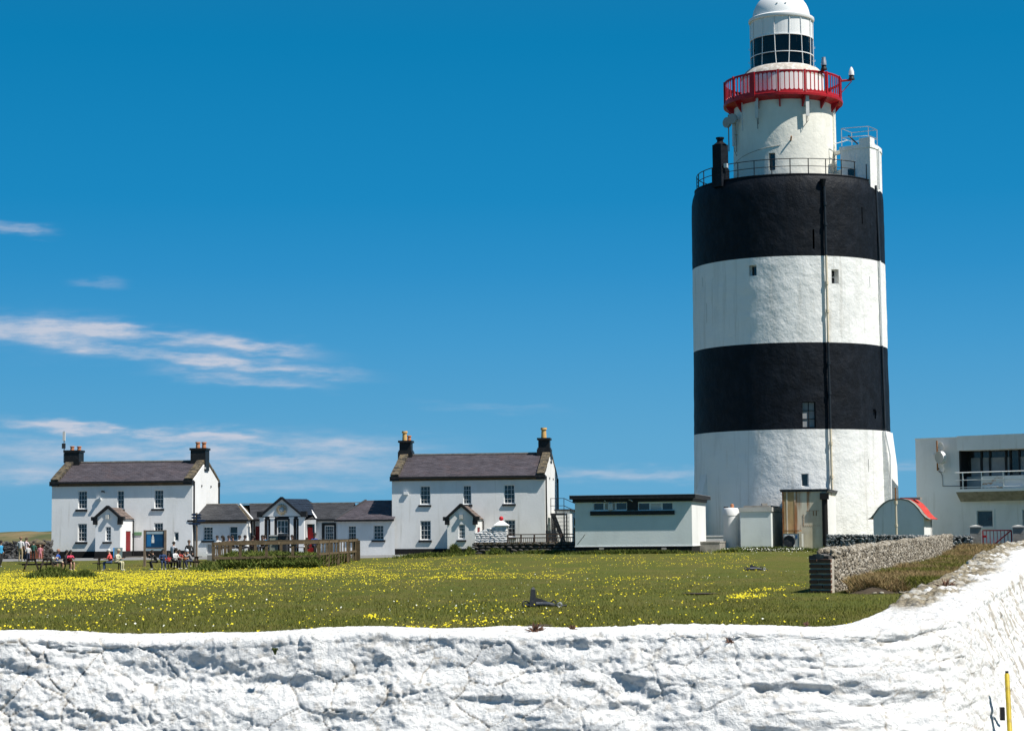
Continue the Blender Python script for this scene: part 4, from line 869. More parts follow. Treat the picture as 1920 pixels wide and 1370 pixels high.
    obj('downpipe', MB().tube([(x1+.1, -.12, zpe-.1), (x1+.1, -.12, 0)], .05, 6), PB, PO); obj('step', MB().box(x1, x1+1.2, vA-.1, vB+.1, -.2, .12), CONC, PO)
    for v_ in (.25, Gd-.3): obj('downpipe', MB().tube([(Lh+.08, v_, eave), (Lh+.08, v_, 0)], .055, 6), PB, T_)
    for k in (-1, 1): obj('air_vent', MB().box(Lh, Lh+.05, Gd/2+k*1.3-.08, Gd/2+k*1.3+.08, ridge-2.0, ridge-1.85), PB, T_)
    return T_, fr, zb, Lh, Gd, eave, ridge
def _pot(x, y, z, h, r): return MB().lathe([(r, z), (r*.85, z+h*.78), (r*1.18, z+h*.82), (r*1.12, z+h), (r*.6, z+h)], 14, (x, y))
D1 = dict(base=(230, 1046), eave=(230, 903), fasb=(230, 910.5), ridge=(262, 866), plinth=(230, 1032.5),
  win=[(146.2,163.3,920,954),(219.5,232.5,919.5,954),(289,306.5,918,953),(146.2,163.3,981.5,1015),(289,306,980,1015),(326.7,335.4,997,1014)],
  sill=[(142,164,954.5,958.4),(214.6,234,954.4,958),(284,308,953.4,957),(142,164.5,1015.5,1019),(284,308,1015.5,1019),None], cols=[3,2,3,3,3,1], rows=[4,4,4,4,4,1],
  chim=[dict(px=138, w=1.18, top=848, pots=[(-.1,.34,.16,POT),(.35,.34,.16,POT)]), dict(px=374.5, w=1.18, top=844, pots=[(-.12,.5,.17,POT),(.28,.5,.17,POT)])],
  porch=dict(x0=179, x1=225.5, side=249, eave=972, peak=950.8, win=(198,208.4,987,1014), sill=(193,210,1015.3,1018.6), door=(.45,.86,2.02)), p2=False)
H1 = cottage('white two storey cottage at the left with mast beside its left chimney', 152.2, 97, 360.5, 411, D1)
D2 = dict(base=(880, 1038), eave=(880, 893.5), fasb=(880, 900), ridge=(900, 851.5), plinth=(880, 1027.5),
  win=[(788,807.3,910.7,945.3),(868.5,884,909.7,945.3),(945,965.6,908.5,944),(788,807.7,976,1011.6),(946.3,966,974.5,1006)],
  sill=[(784.7,808.8,946.4,949.7),(866,886,945.6,949.3),(942,967.4,944.4,948),(784.7,809.5,1012.3,1016),(943,967.5,1007,1010)], cols=[3,3,3,3,3],
  chim=[dict(px=762, w=1.10, top=830, mid=847, pots=[(-.08,.75,.19,POTY),(.22,.42,.15,POT)]), dict(px=1022, w=1.05, top=825, mid=842, pots=[(-.02,.80,.21,POTY)])],
  porch=dict(x0=838.4, x1=891, side=903.6, eave=972, peak=947, win=(859.4,871.9,982.5,1010), sill=(856,874,1012,1015), door=(.3,.72,1.95), cols=3), p2=True)
H2 = cottage('white two storey cottage in the centre with yellow chimney pots', 149.6, 735, 1022, 1045.5, D2)
# fittings of the two cottages
T1, f1_, zb1 = H1[:3]; T2, f2_, zb2 = H2[:3]
obj('alarm_box', MB().box(f2_.U(757.6), f2_.U(766), -.16, 0, f2_.Z(760, 927)-zb2, f2_.Z(760, 921)-zb2), HS, T2)
obj('alarm_box', MB().box(f1_.U(182), f1_.U(190), -.16, 0, f1_.Z(186, 937)-zb1, f1_.Z(186, 932)-zb1), HS, T1)
u_, z_ = f1_.uz(196, 923, 0); obj('wall_lamp', MB().bar((u_, 0, z_-zb1), (u_, -.35, z_-zb1+.1), .05).rbox((u_, -.4, z_-zb1+.08), (.2, .16, .12), 0), IRON, T1)
obj('name_plate', MB().box(f1_.U(250.5), f1_.U(266), -.05, 0, f1_.Z(258, 1003)-zb1, f1_.Z(258, 997)-zb1), mat('green_plate', (.16,.30,.16), .6), T1)
def text(parent, s, size, loc, m, rz=0, rx=90, align='CENTER', ext=.004):
    cu = bpy.data.curves.new('lettering', 'FONT'); cu.body = s; cu.size = size; cu.extrude = ext; cu.align_x = align; cu.materials.append(m); cu.resolution_u = 2
    o = bpy.data.objects.new('lettering', cu); COL.objects.link(o); o.parent = parent; o.location = loc; o.rotation_euler = (R(rx), 0, rz); return o
mst = H1[5]; u_, z_ = f1_.uz(123.7, 848, H1[4]/2)
MA = thing('aerial_mast', None, None, (0, 0, 0)); MA.parent = T1; zt_ = f1_.Z(123.7, 808, H1[4]/2)-zb1
obj('pole', MB().tube([(u_-.15, H1[4]/2, z_-zb1-.8), (u_-.15, H1[4]/2, zt_)], .05, 8), GALV, MA)
obj('aerial', MB().box(u_-.24, u_-.06, H1[4]/2-.12, H1[4]/2+.05, zt_-.75, zt_-.05), LG, MA); obj('aerial', MB().box(u_-.3, u_-.05, H1[4]/2-.12, H1[4]/2+.05, zt_-1.35, zt_-.95), IRONW, MA)
# ------------------------------------------------------------------ long low building between the cottages
def lowb():
    t = R(-7.0); o = at(735, 960, 150.7); f0 = Fr((o.x, o.y), t); uL = f0.U(366); w0 = f0.w(uL); fr = Fr((w0.x, w0.y), t); L_ = -uL
    zb = gz1(w0.x+6, w0.y)-.05; T_ = thing('visitor_building', 'long low white building with slate roofs and round stone emblem, between the two cottages', 'building', (w0.x, w0.y, zb), t)
    U = lambda px, v=0: fr.U(px, v); Z = lambda px, py, v=0: fr.Z(px, py, v) - zb
    rec = 1.4                                            # the middle is set back
    eL = Z(420, 975); 
    def win(p, a, b, c, d, v=0, sill=True, cols=3, rows=4, **k): 
        z1, z0 = Z(a, c, v), Z(a, d, v); window(p, U(a, v), U(b, v), z0, z1, v=v, cols=cols, rows=rows, bar=.018, sill=(U(a, v)-.12, U(b, v)+.12, z0-.14, z0) if sill else None, **k)
    def hole_(a, b, c, d, v=0): return (U(a, v), U(b, v), Z(a, d, v), Z(a, c, v))
    # left wing
    wl = U(463); hl = [hole_(381, 399.5, 987, 1013), hole_(430, 446, 986, 1013), hole_(387.5, 397.5, 1020, 1037)]
    obj('front_wall', MB().holes(-.3, wl, 0, eL, hl), HW, T_); obj('side_wall', MB().box(wl-.2, wl, .02, rec+.3, 0, eL).box(wl-.2, wl+.06, .3, .65, 0, eL), HW, T_)
    win(T_, 381, 399.5, 987, 1013); win(T_, 430, 446, 986, 1013, cols=1, rows=2); 
    v_ = MB(); [v_.box(U(387.5)+i*.1, U(387.5)+i*.1+.03, .1, .13, Z(390, 1037), Z(390, 1020)) for i in range(1, 4)]; obj('basement_grille', v_, IRON, T_); obj('basement_pane', MB().box(U(387.5), U(397.5), .13, .15, Z(390, 1037), Z(390, 1020)), HS, T_)
    # recessed middle and right wing
    mA, mB = wl-.05, U(573, rec); eM = Z(600, 974, rec); rA, rB = mB-.02, U(633, rec)
    obj('front_wall', MB().holes(mA, rA, 0, Z(480, 974, rec), [hole_(478.5, 487, 986, 1016, rec)], rec), HW, T_)
    hM = [hole_(609, 626, 985, 1012, rec)]; obj('front_wall', MB().holes(U(592, rec), rB, 0, eM, hM, rec), HW, T_); win(T_, 609, 626, 985, 1012, rec, cols=4, rows=4, sill=False)
    s_ = hole_(609, 626, 985, 1012, rec); obj('window_surround', MB().box(s_[0]-.22, s_[0]-.02, rec-.05, rec, s_[2]-.3, s_[3]+.2).box(s_[1]+.02, s_[1]+.16, rec-.05, rec, s_[2]-.3, s_[3]+.2).box(s_[0]-.02, s_[1]+.02, rec-.05, rec, s_[3]+.02, s_[3]+.2), PB, T_)
    wr0, wr1 = U(633), L_+.2; eR = Z(690, 974.5)
    hr = [hole_(652.5, 668, 985, 1013), hole_(700, 719.5, 984, 1012)]; obj('front_wall', MB().holes(wr0, wr1, 0, eR, hr), HW, T_); obj('side_wall', MB().box(wr0, wr0+.2, .02, rec+.2, 0, eR), HW, T_)
    win(T_, 652.5, 668, 985, 1013); win(T_, 700, 719.5, 984, 1012)
    # door recess right of the portico
    d0, d1 = U(575, rec-.4), U(590, rec-.4); z1 = Z(582, 982, rec-.4)
    obj('porch_wall', MB().holes(U(570, rec-.4), U(592.5, rec-.4), 0, eM, [(d0, d1, 0, z1)], rec-.4, .35), HW, T_)
    dd = obj('door', MB().box(d0, d0+(d1-d0)*.62, rec-.1, rec-.05, 0, z1-.25), RDB, T_); obj('door_panel', MB().box(d0+.1, d0+.45, rec-.12, rec-.1, .3, 1.0).box(d0+.1, d0+.45, rec-.12, rec-.1, 1.1, 1.8), RDB, dd); obj('door_glass', MB().box(d0+(d1-d0)*.62, d1, rec-.1, rec-.05, 0, z1), GL, T_); obj('notice', MB().box(d0+(d1-d0)*.62, d0+(d1-d0)*.75, rec-.2, rec-.16, .7, 1.35), HS, T_)
    h_ = hole_(478.5, 487, 986, 1016, rec); obj('door', MB().box(h_[0], h_[1], rec+.08, rec+.12, 0, h_[3]), RDOOR, T_)
    obj('back_wall', MB().box(-.3, L_+.2, 7.6, 7.9, 0, eL-.1), HW, T_)
    # portico
    pv = .1; P_ = thing('portico', None, None, (0, 0, 0)); P_.parent = T_
    zl = Z(528, 969, pv); zs = Z(528, 967.5, pv); pk = Z(528.5, 932.5, pv)
    for a, b in ((487, 495.5), (507, 514), (543.3, 550), (560, 570)): obj('pilaster', MB().box(U(a, pv), U(b, pv), pv, pv+.35, 0, zl-.12).box(U(a, pv)-.05, U(b, pv)+.05, pv-.05, pv+.38, zl-.12, zl), HS, P_)
    for a, b in ((495.5, 507), (514, 543.3), (550, 560)):
        ua, ub = U(a, pv), U(b, pv); obj('dark_surround', MB().box(ua, ua+.14, pv+.05, pv+.3, 0, zl-.02).box(ub-.14, ub, pv+.05, pv+.3, 0, zl-.02).box(ua+.14, ub-.14, pv+.05, pv+.3, zl-.2, zl-.02), PB, P_)
        n = 3 if b-a > 20 else 1; window(P_, ua+.18, ub-.14, .3, zl-.22, v=pv+.1, cols=n, rows=5, sill=None)
    uA, uB, uM = U(489, pv), U(567.5, pv), U(528.5, pv)
    obj('pediment', MB().extr([(uA, zs), (uB, zs), (uM, pk-.12)], pv, pv+.3), HS, P_)
    for sg, x in ((-1, uA), (1, uB)):
        obj('skew', MB().bar((x-sg*.05, pv-.05, zs+.05+.05), (uM, pv-.05, pk), .34, .16), PB, P_)
        obj('corbel', MB().box(x-.26 if sg < 0 else x-.12, x+.12 if sg < 0 else x+.30, pv-.18, pv+.35, zs-.05, zs+.36), PB, P_)
    em = obj('emblem_ring', MB().lathe([(.20, 0), (.42, 0), (.42, .08), (.20, .08)], 26), CONL, P_); em.location = (U(528.5, pv), pv-.01, Z(528.5, 955, pv)); em.rotation_euler = (R(90), 0, 0)
    sun_ = mat('emblem_gold', (.30, .22, .10), .7, .3, 9); 
    for i in range(16):
        a = i*math.pi/8; o_ = obj('emblem_ray', MB().bar((.22*math.cos(a), .22*math.sin(a), .09), (.40*math.cos(a), .40*math.sin(a), .09), .05, .03), sun_, em)
    obj('emblem_boss', MB().lathe([(0, .07), (.16, .06), (.18, 0)], 20), GALV, em)
    # roofs
    rz_ = Z(600, 943.5, rec+3.2); rzL = Z(420, 945, 3.2); 
    uW0, uW1 = -.2, wl+.2; yr = 3.6; eLz = eL+.03
    slates(T_, [(uW0-.3, -.25, eLz), (uW1, -.25, eLz), (U(444, yr), yr, rzL), (U(384, yr), yr, rzL)], SLD, .24)
    obj('hip_face', MB().add([(uW1, -.25, eLz), (uW1+.02, 7.6, eLz), (U(444, yr), yr, rzL)], [(0,1,2)]), LICH, T_); obj('hip_face', MB().add([(uW0-.3, 7.6, eLz), (uW0-.3, -.25, eLz), (U(384, yr), yr, rzL)], [(0,1,2)]), SLD, T_)
    obj('hip_flashing', MB().bar((uW1+.25, .0, eLz+.05), (U(450, yr), yr, rzL+.02), .10, .05), HS, T_)
    my = rec+3.2; slates(T_, [(wl, rec-.25, eM+.03), (wr0+.4, rec-.25, eM+.03), (wr0+.4, my, rz_), (wl-1.0, my, rz_)], SLD, .24)
    slates(T_, [(wr0+.4, 7.9, eM-.3), (-.3, 7.9, eM-.3), (-.3, my, rz_-.05), (wr0+.4, my, rz_-.05)], SLD, .3)
    obj('ridge_tiles', MB().bar((U(384, yr), yr, rzL+.03), (U(444, yr), yr, rzL+.03), .22, .07), CONC, T_); obj('ridge_tiles', MB().bar((U(444, my), my, rz_+.04), (U(683, my), my, rz_+.04), .22, .07), CONC, T_)
    # portico roof
    pr0, pr1 = pv, my+.3; pz = pk+.02; slates(T_, [(uB+.1, pv, zs+.1), (uB+1.1, pr1, zs+.05), (uM+.8, pr1, pz-.05), (uM, pv+.1, pz-.1)], SLB, .24); slates(T_, [(uA-.5, pr1, zs), (uA-.1, pv, zs+.1), (uM, pv+.1, pz-.1), (uM, pr1, pz-.2)], SLB, .24)
    obj('valley_flashing', MB().bar((U(593.5, rec-.25), rec-.3, eM+.12), (U(576, my), my-.2, rz_+.06), .12, .05), HS, T_)
    # right wing roof
    rR = Z(710, 937.5, 3.4); a = U(686, 3.4); slates(T_, [(wr0-.2, -.25, eR+.03), (wr1, -.25, eR+.03), (wr1, 3.4, rR), (a, 3.4, rR)], SL, .24)
    slates(T_, [(wr0-.2, 7.2, eR+.03), (wr0-.2, -.25, eR+.03), (a, 3.4, rR), (a, 3.42, rR)], SL, .24)
    obj('hip_ridge', MB().bar((wr0-.2, -.25, eR+.07), (a, 3.4, rR+.04), .16, .07), SLD, T_)
    for a, b, e, v in ((uW0-.3, uW1, eL, -.3), (wl+.1, U(487, rec), Z(480, 974, rec), rec-.3), (U(571, rec), wr0-.1, eM, rec-.3), (wr0-.2, wr1, eR, -.3)): obj('gutter', MB().box(a, b, v-.08, v+.08, e-.10, e+.04), PB, T_)
    obj('fascia', MB().box(uW0, wl, -.2, 0, eL-.22, eL-.09), BRN, T_)
    for x, v in ((U(472, rec), rec-.12), (wl+.25, rec-.2)): obj('downpipe', MB().tube([(x, v, eM), (x, v, 0)], .06, 6), PB, T_)
    return T_, fr, zb
LB = lowb()
# ------------------------------------------------------------------ white flat roofed block with strip windows
def block():
    t = R(-12); o = at(1297, 960, 133.0); f0 = Fr((o.x, o.y), t); uL = f0.U(1078); w0 = f0.w(uL); fr = Fr((w0.x, w0.y), t); L_ = -uL; zb = fr.Z(1190, 1037)
    T_ = thing('washroom_block', 'low pale flat roofed block with strip windows under a black roof edge', 'building', (w0.x, w0.y, zb), t)
    U = fr.U; Z = lambda px, py, v=0: fr.Z(px, py, v) - zb; D_ = fr.sv(1323, L_)
    top = Z(1297, 938.5); hs = [(U(1112.5), U(1176), Z(1140, 957), Z(1140, 941)), (U(1196.5), U(1262), Z(1230, 957), Z(1230, 941))]
    obj('front_wall', MB().holes(0, L_, Z(1190, 1024), top, hs), HG, T_)
    obj('side_wall', MB().box(L_-.2, L_+.002, .002, D_, Z(1190, 1024), top), HW, T_); obj('rear_wall', MB().box(0, L_-.2, D_-.2, D_, .3, top).box(0, .2, .2, D_-.2, .3, top), HW, T_)
    obj('white_drip', MB().box(-.03, L_+.03, -.03, D_, Z(1190, 1024.2), Z(1190, 1022.6)), HS, T_)
    obj('plinth', MB().box(0, L_-.02, -.02 if False else .02, D_, -.5, Z(1190, 1024.3)), PBH, T_)
    for px in (1127, 1244): obj('air_vent', MB().box(U(px)-.16, U(px)+.16, -.02, .03, Z(px, 1030), Z(px, 1026)), CONC, T_)
    sl = obj('roof_slab', MB().box(U(1070)-.0, L_+.30, -.44, D_+.55, top+.18, top+.42), PB, T_)
    obj('roof_band', MB().box(-.14, L_+.10, -.10, D_+.1, top-.02, top+.18), PB, T_)
    obj('roof_flashing', MB().box(U(1070)-.02, L_+.32, -.46, D_+.57, top+.42, top+.45), GALV, T_)
    k = 0
    for h in hs:
        w_ = h[1]-h[0]; o_ = thing('strip_window', None, None, (0, 0, 0)); o_.parent = T_
        a, b, c, d = h; fr_ = MB().box(a, b, .06, .12, c, c+.07).box(a, b, .06, .12, d-.07, d)
        cuts = [0, .32, .66, 1] if k == 0 else [0, .34, .68, 1]
        for q in cuts: x = a + w_*q; fr_.box(max(a, x-.05), min(b, x+.05), .061, .121, c+.07, d-.07)
        obj('frame', fr_, HS, o_); 
        obj('pane', MB().box(a+.05, a+w_*cuts[1]-.05, .10, .11, c+.07, d-.07), GL, o_); obj('pane', MB().box(a+w_*cuts[2]+.05, b-.05, .10, .11, c+.07, d-.07), GL, o_)
        if k == 0: obj('panel', MB().box(a+w_*cuts[1]+.05, a+w_*cuts[2]-.05, .09, .11, c+.07, d-.07), CONL, o_); obj('extract_fan', MB().rbox((a+w_*.52, -.06, (c+d)/2-.03), (.32, .34, .42), 0), LG, o_)
        else:
            obj('louvre_back', MB().box(a+w_*cuts[1]+.05, a+w_*cuts[2]-.05, .11, .12, c+.07, d-.07), IRON, o_)
            for i in range(5): obj('louvre', MB().rbox((a+w_*.51, .08, c+.13+i*(d-c-.22)/4), (w_*.30, .06, .05), 0, .5), HS, o_)
        k += 1
    obj('black_infill', MB().box(U(1176)+.0, U(1196.5), -.04, .0, hs[0][2]-.0, top), PB, T_)
    obj('sill_band', MB().box(U(1107), U(1265), -.12, .05, Z(1190, 965), Z(1190, 957.2)), PB, T_)
    obj('small_lamp', MB().lathe([(0, top+.02), (.07, top+.05), (.0, top+.12)], 8, (U(1135.5), -.2)), HS, T_)
    obj('camera_bracket', MB().tube([(U(1180), -.14, top+.12), (U(1185), -.3, top+.08), (U(1188), -.35, top)], .035, 5), LG, T_)
    for px0, px1 in ((1080, 1096),): 
        obj('cable', MB().tube([(U(1082), -.03, Z(1082, 1020)), (U(1097), -.03, Z(1097, 1001))], .012, 4), IRON, T_)
    return T_, fr, zb, L_, D_
BK = block()
# ------------------------------------------------------------------ sheds beside the tower
def boxthing(nm_, label, cat, pxl, pxc, pxs, ytop, ybot, Y, t, m, capm=None, over=.1, capt=.16):
    """box with its front from pxl to pxc and a side from pxc to pxs"""
    t = R(t); o = at(pxc, 1000, Y); f0 = Fr((o.x, o.y), t); uL = f0.U(pxl); w0 = f0.w(uL); fr = Fr((w0.x, w0.y), t); L_ = -uL; D_ = fr.sv(pxs, L_); zb = fr.Z(pxl, ybot); top = fr.Z((pxl+pxc)/2, ytop) - zb
    T_ = thing(nm_, label, cat, (w0.x, w0.y, zb), t); obj('wall', MB().box(0, L_, 0, D_, -.25, top-capt), m, T_)
    if capm: obj('roof', MB().box(-over, L_+over, -over, D_+over, top-capt, top), capm, T_)
    return T_, fr, zb, L_, D_, top
S1 = boxthing('plant_shed', 'small square rendered shed between the white round tank and rusty cabinet', 'shed', 1388, 1446, 1470, 950.5, 1030.5, 141.2, -14, HG, CONL, .08, .3)
obj('roof_slab', MB().box(.2, S1[3]-.1, .3, S1[4]-.3, S1[5], S1[5]+.12), CONC, S1[0]); obj('roof_stone', MB().rbox((S1[3]*.75, .8, S1[5]+.2), (.4, .3, .16), .3), CONC, S1[0])
S2 = boxthing('equipment_cabinet', 'tall rust streaked cream steel cabinet in front of the tower', 'cabinet', 1467, 1551, 1578, 921.5, 1030, 141, -14, RUST, None, .1, .0)
T_, fr, zb, L_, D_, top = S2
obj('roof', MB().box(-.12, L_+.14, -.12, D_+.12, top, top+.12).box(-.16, L_+.18, -.16, D_+.16, top+.12, top+.18), IRONW, T_)
for x in (.0, .28, L_*.27): obj('corner_strip', MB().box(x, x+.10, -.035, 0, -.2, top), RUSTB if x < .1 else RUST, T_)
obj('rusted_panel', MB().box(.12, L_*.27, -.018, .02, -.2, top-.02), mat('rust_stained_panel', (.46, .33, .16), .7, .15, 2, (), [((.26, .13, .04), .7, 1.2, .45, .65, (1, 1, .2)), ((.60, .50, .34), .6, 2.0, .5, .7, (1, 1, .2))]), T_)
for v in (.02, .62, D_-.14): obj('side_strip', MB().box(L_, L_+.03, v, v+(.42 if v < .1 else .08), -.2, top), RUSTB if v < .1 or v > .8 else HS, T_)
obj('side_panel', MB().box(L_, L_+.015, .24, D_-.12, -.2, top-.25), HS, T_)
rv = MB()
for i in range(9): rv.rbox((fr.U(1507+i*3.5), -.012, fr.Z(1520, 985)-zb), (.04, .02, .04), 0)
for i in range(7): rv.rbox((fr.U(1506), -.012, fr.Z(1520, 965+i*3)-zb), (.035, .02, .06), 0)
for i in range(7): rv.rbox((fr.U(1514+i*3.4), -.012, fr.Z(1520, 957)-zb), (.08, .02, .03), 0)
for x in (1525, 1530.5): rv.rbox((fr.U(x), -.012, fr.Z(1520, 962)-zb), (.05, .02, .34), 0)
obj('rivets', rv, RUSTB, T_, kind='stuff')
obj('flue', MB().lathe([(.20, 0-.2), (.19, top-.45)], 16, (fr.U(1546, -.3), -.04)).box(fr.U(1546, -.3)-.30, fr.U(1546, -.3)+.30, -.3, -.01, top-.55, top-.1), PBH, T_)
AC = boxthing('air_conditioner', 'grey air conditioner unit on the grass at the foot of the rusty cabinet', 'air conditioner', 1467.5, 1501.5, 1505.5, 995.5, 1031, 139.6, -14, mat('ac_casing', (.42, .44, .42), .5, .05, 2), None)
T_, fr, zb, L_, D_, top = AC
obj('fan_surround', MB().box(.1, L_*.62, -.03, 0, .15, top-.25), HS, T_); fg = obj('fan_recess', MB().box(.15, L_*.58, -.045, -.03, .2, top-.32), IRON, T_)
obj('fan_grille', MB().lathe([(.0, 0), (.40, .0), (.42, .03), (.38, .05)], 22), IRONW, T_, True).location = (L_*.34, -.05, top*.47)
for o_ in [c for c in T_.children if c.name.startswith('fan_grille')]: o_.rotation_euler = (R(90), 0, 0)
obj('badge', MB().box(L_*.70, L_*.80, -.02, 0, top*.62, top*.80), mat('blue_badge', (.03, .10, .25), .5), T_); obj('edge_strip', MB().box(L_*.90, L_+.05, -.03, .02, -.1, top), mat('cream_strip', (.6, .52, .38), .7, .2, 2), T_); obj('roof', MB().box(-.04, L_*.9, -.06, D_+.05, top, top+.07), RUSTB, T_)
c = at(1370.5, 1000, 143.5); zc0 = gz1(c.x, c.y); zt_ = at(1370, 952, 143.5).z
TK = thing('round_tank', 'narrow white round tank between the low block and square shed', 'tank', (c.x, c.y, zc0))
obj('tank_body', MB().lathe([(.0, -.1), (.54, -.1), (.54, zt_-zc0-.55), (.57, zt_-zc0-.53), (.57, zt_-zc0-.1), (.5, zt_-zc0), (0, zt_-zc0+.03)], 28), HS, TK, True)
obj('valve', MB().lathe([(.12, zt_-zc0), (.12, zt_-zc0+.22), (.06, zt_-zc0+.3), (0, zt_-zc0+.3)], 8, (.12, 0)), POT, TK); obj('vent_pipe', MB().tube([(.6, 0, 0), (.6, 0, zt_-zc0-.2)], .05, 6), HS, TK, True); obj('lid_fitting', MB().rbox((-.32, 0, zt_-zc0+.05), (.3, .25, .12), 0), IRONW, TK)
KW = boxthing('kerb_wall', 'knee high weathered concrete wall right of the pale block', 'wall', 1299, 1349, 1360, 1014.5, 1036, 137, -10, CONC, CONC, .03, .1)
LL = boxthing('low_white_wall', 'low white wall at the tower foot behind the weathered concrete wall', 'wall', 1320, 1358, 1362, 1003.5, 1022, 146, -10, HW, HW, .03, .1)
# ------------------------------------------------------------------ domed hut
def hut():
    t = R(-31); o = at(1733, 1000, 137); f0 = Fr((o.x, o.y), t); uL = f0.U(1637); w0 = f0.w(uL); fr = Fr((w0.x, w0.y), t); W_ = -uL; zb = gz1(w0.x, w0.y)-.1
    D_ = fr.sv(1747, W_)
    T_ = thing('domed_hut', 'small white hut with curved gable and red barrel roof behind the grey wall', 'hut', (w0.x, w0.y, zb), t)
    Z = lambda px, py: fr.Z(px, py) - zb; pts = [(1628, 973), (1634, 970), (1640, 963), (1648, 952), (1658, 943), (1668, 937.5), (1680, 935.5), (1692, 935.5), (1704, 938), (1714, 945), (1722, 954), (1728, 963), (1735, 970), (1741, 973)]
    cur = [(fr.U(x), Z(x, y)) for x, y in pts]; e = cur[0][1]
    poly = [(0, 0), (W_, 0), (W_, cur[-2][1])] + cur[1:-1][::-1] + [(0, cur[1][1])]
    obj('gable_wall', MB().extr([(0, -.2), (W_, -.2)] + [(max(0, min(W_, x)), z) for x, z in cur[1:-1][::-1]], 0, .35), HW, T_)
    obj('side_wall', MB().box(W_-.25, W_, .35, D_, -.2, e-.05).box(0, .25, .35, D_, -.2, e-.05), HW, T_); obj('back_wall', MB().extr([(0, -.2), (W_, -.2)] + [(max(0, min(W_, x)), z-.05) for x, z in cur[1:-1][::-1]], D_-.3, D_), HW, T_)
    def shell(y0, y1, a, b, m, nme):
        n = len(cur); cx = sum(x for x, z in cur)/n; vs = []
        for k in (a, b):
            for yv in (y0, y1):
                for x, z in cur: d = Vector((x-cx, z-e+.6)).normalized(); vs.append((x+d.x*k, yv, z+d.y*k))
        fs = []
        for i in range(n-1): fs += [(i, i+1, n+i+1, n+i), (2*n+i, 3*n+i, 3*n+i+1, 2*n+i+1), (i, 2*n+i, 2*n+i+1, i+1), (n+i, n+i+1, 3*n+i+1, 3*n+i)]
        fs += [(0, n, 3*n, 2*n), (n-1, 3*n-1, 4*n-1, 2*n-1)]
        obj(nme, MB().add(vs, fs), m, T_, True)
    shell(-.06, .40, -.04, .05, CONC, 'gable_coping'); shell(.40, D_+.1, -.02, .07, REDR, 'barrel_roof')
    obj('ridge_rubble', MB().rbox((fr.U(1700), .9, Z(1700, 934)), (1.4, .5, .16), .1), CONC, T_)
    return T_
hut()
p_ = at(1681, 1000, 134.5); PT = thing('vent_pole', 'thin cream pipe with rusty top standing in front of the domed hut', 'pipe', (p_.x, p_.y, gz1(p_.x, p_.y))); z1, z2 = at(1681, 938, 134.5).z - PT.location.z, at(1681, 914, 134.5).z - PT.location.z
obj('pipe', MB().tube([(0,0,-.1),(0,0,z1)], .075, 8), PIPE, PT, True); obj('joint', MB().tube([(0,0,z1*.93),(0,0,z1)], .13, 8), PIPE, PT); obj('joint', MB().tube([(0,0,z1*.48),(0,0,z1*.53)], .11, 8), PIPE, PT); obj('rod', MB().tube([(0,0,z1),(0,0,z2)], .045, 6), RUSTB, PT)
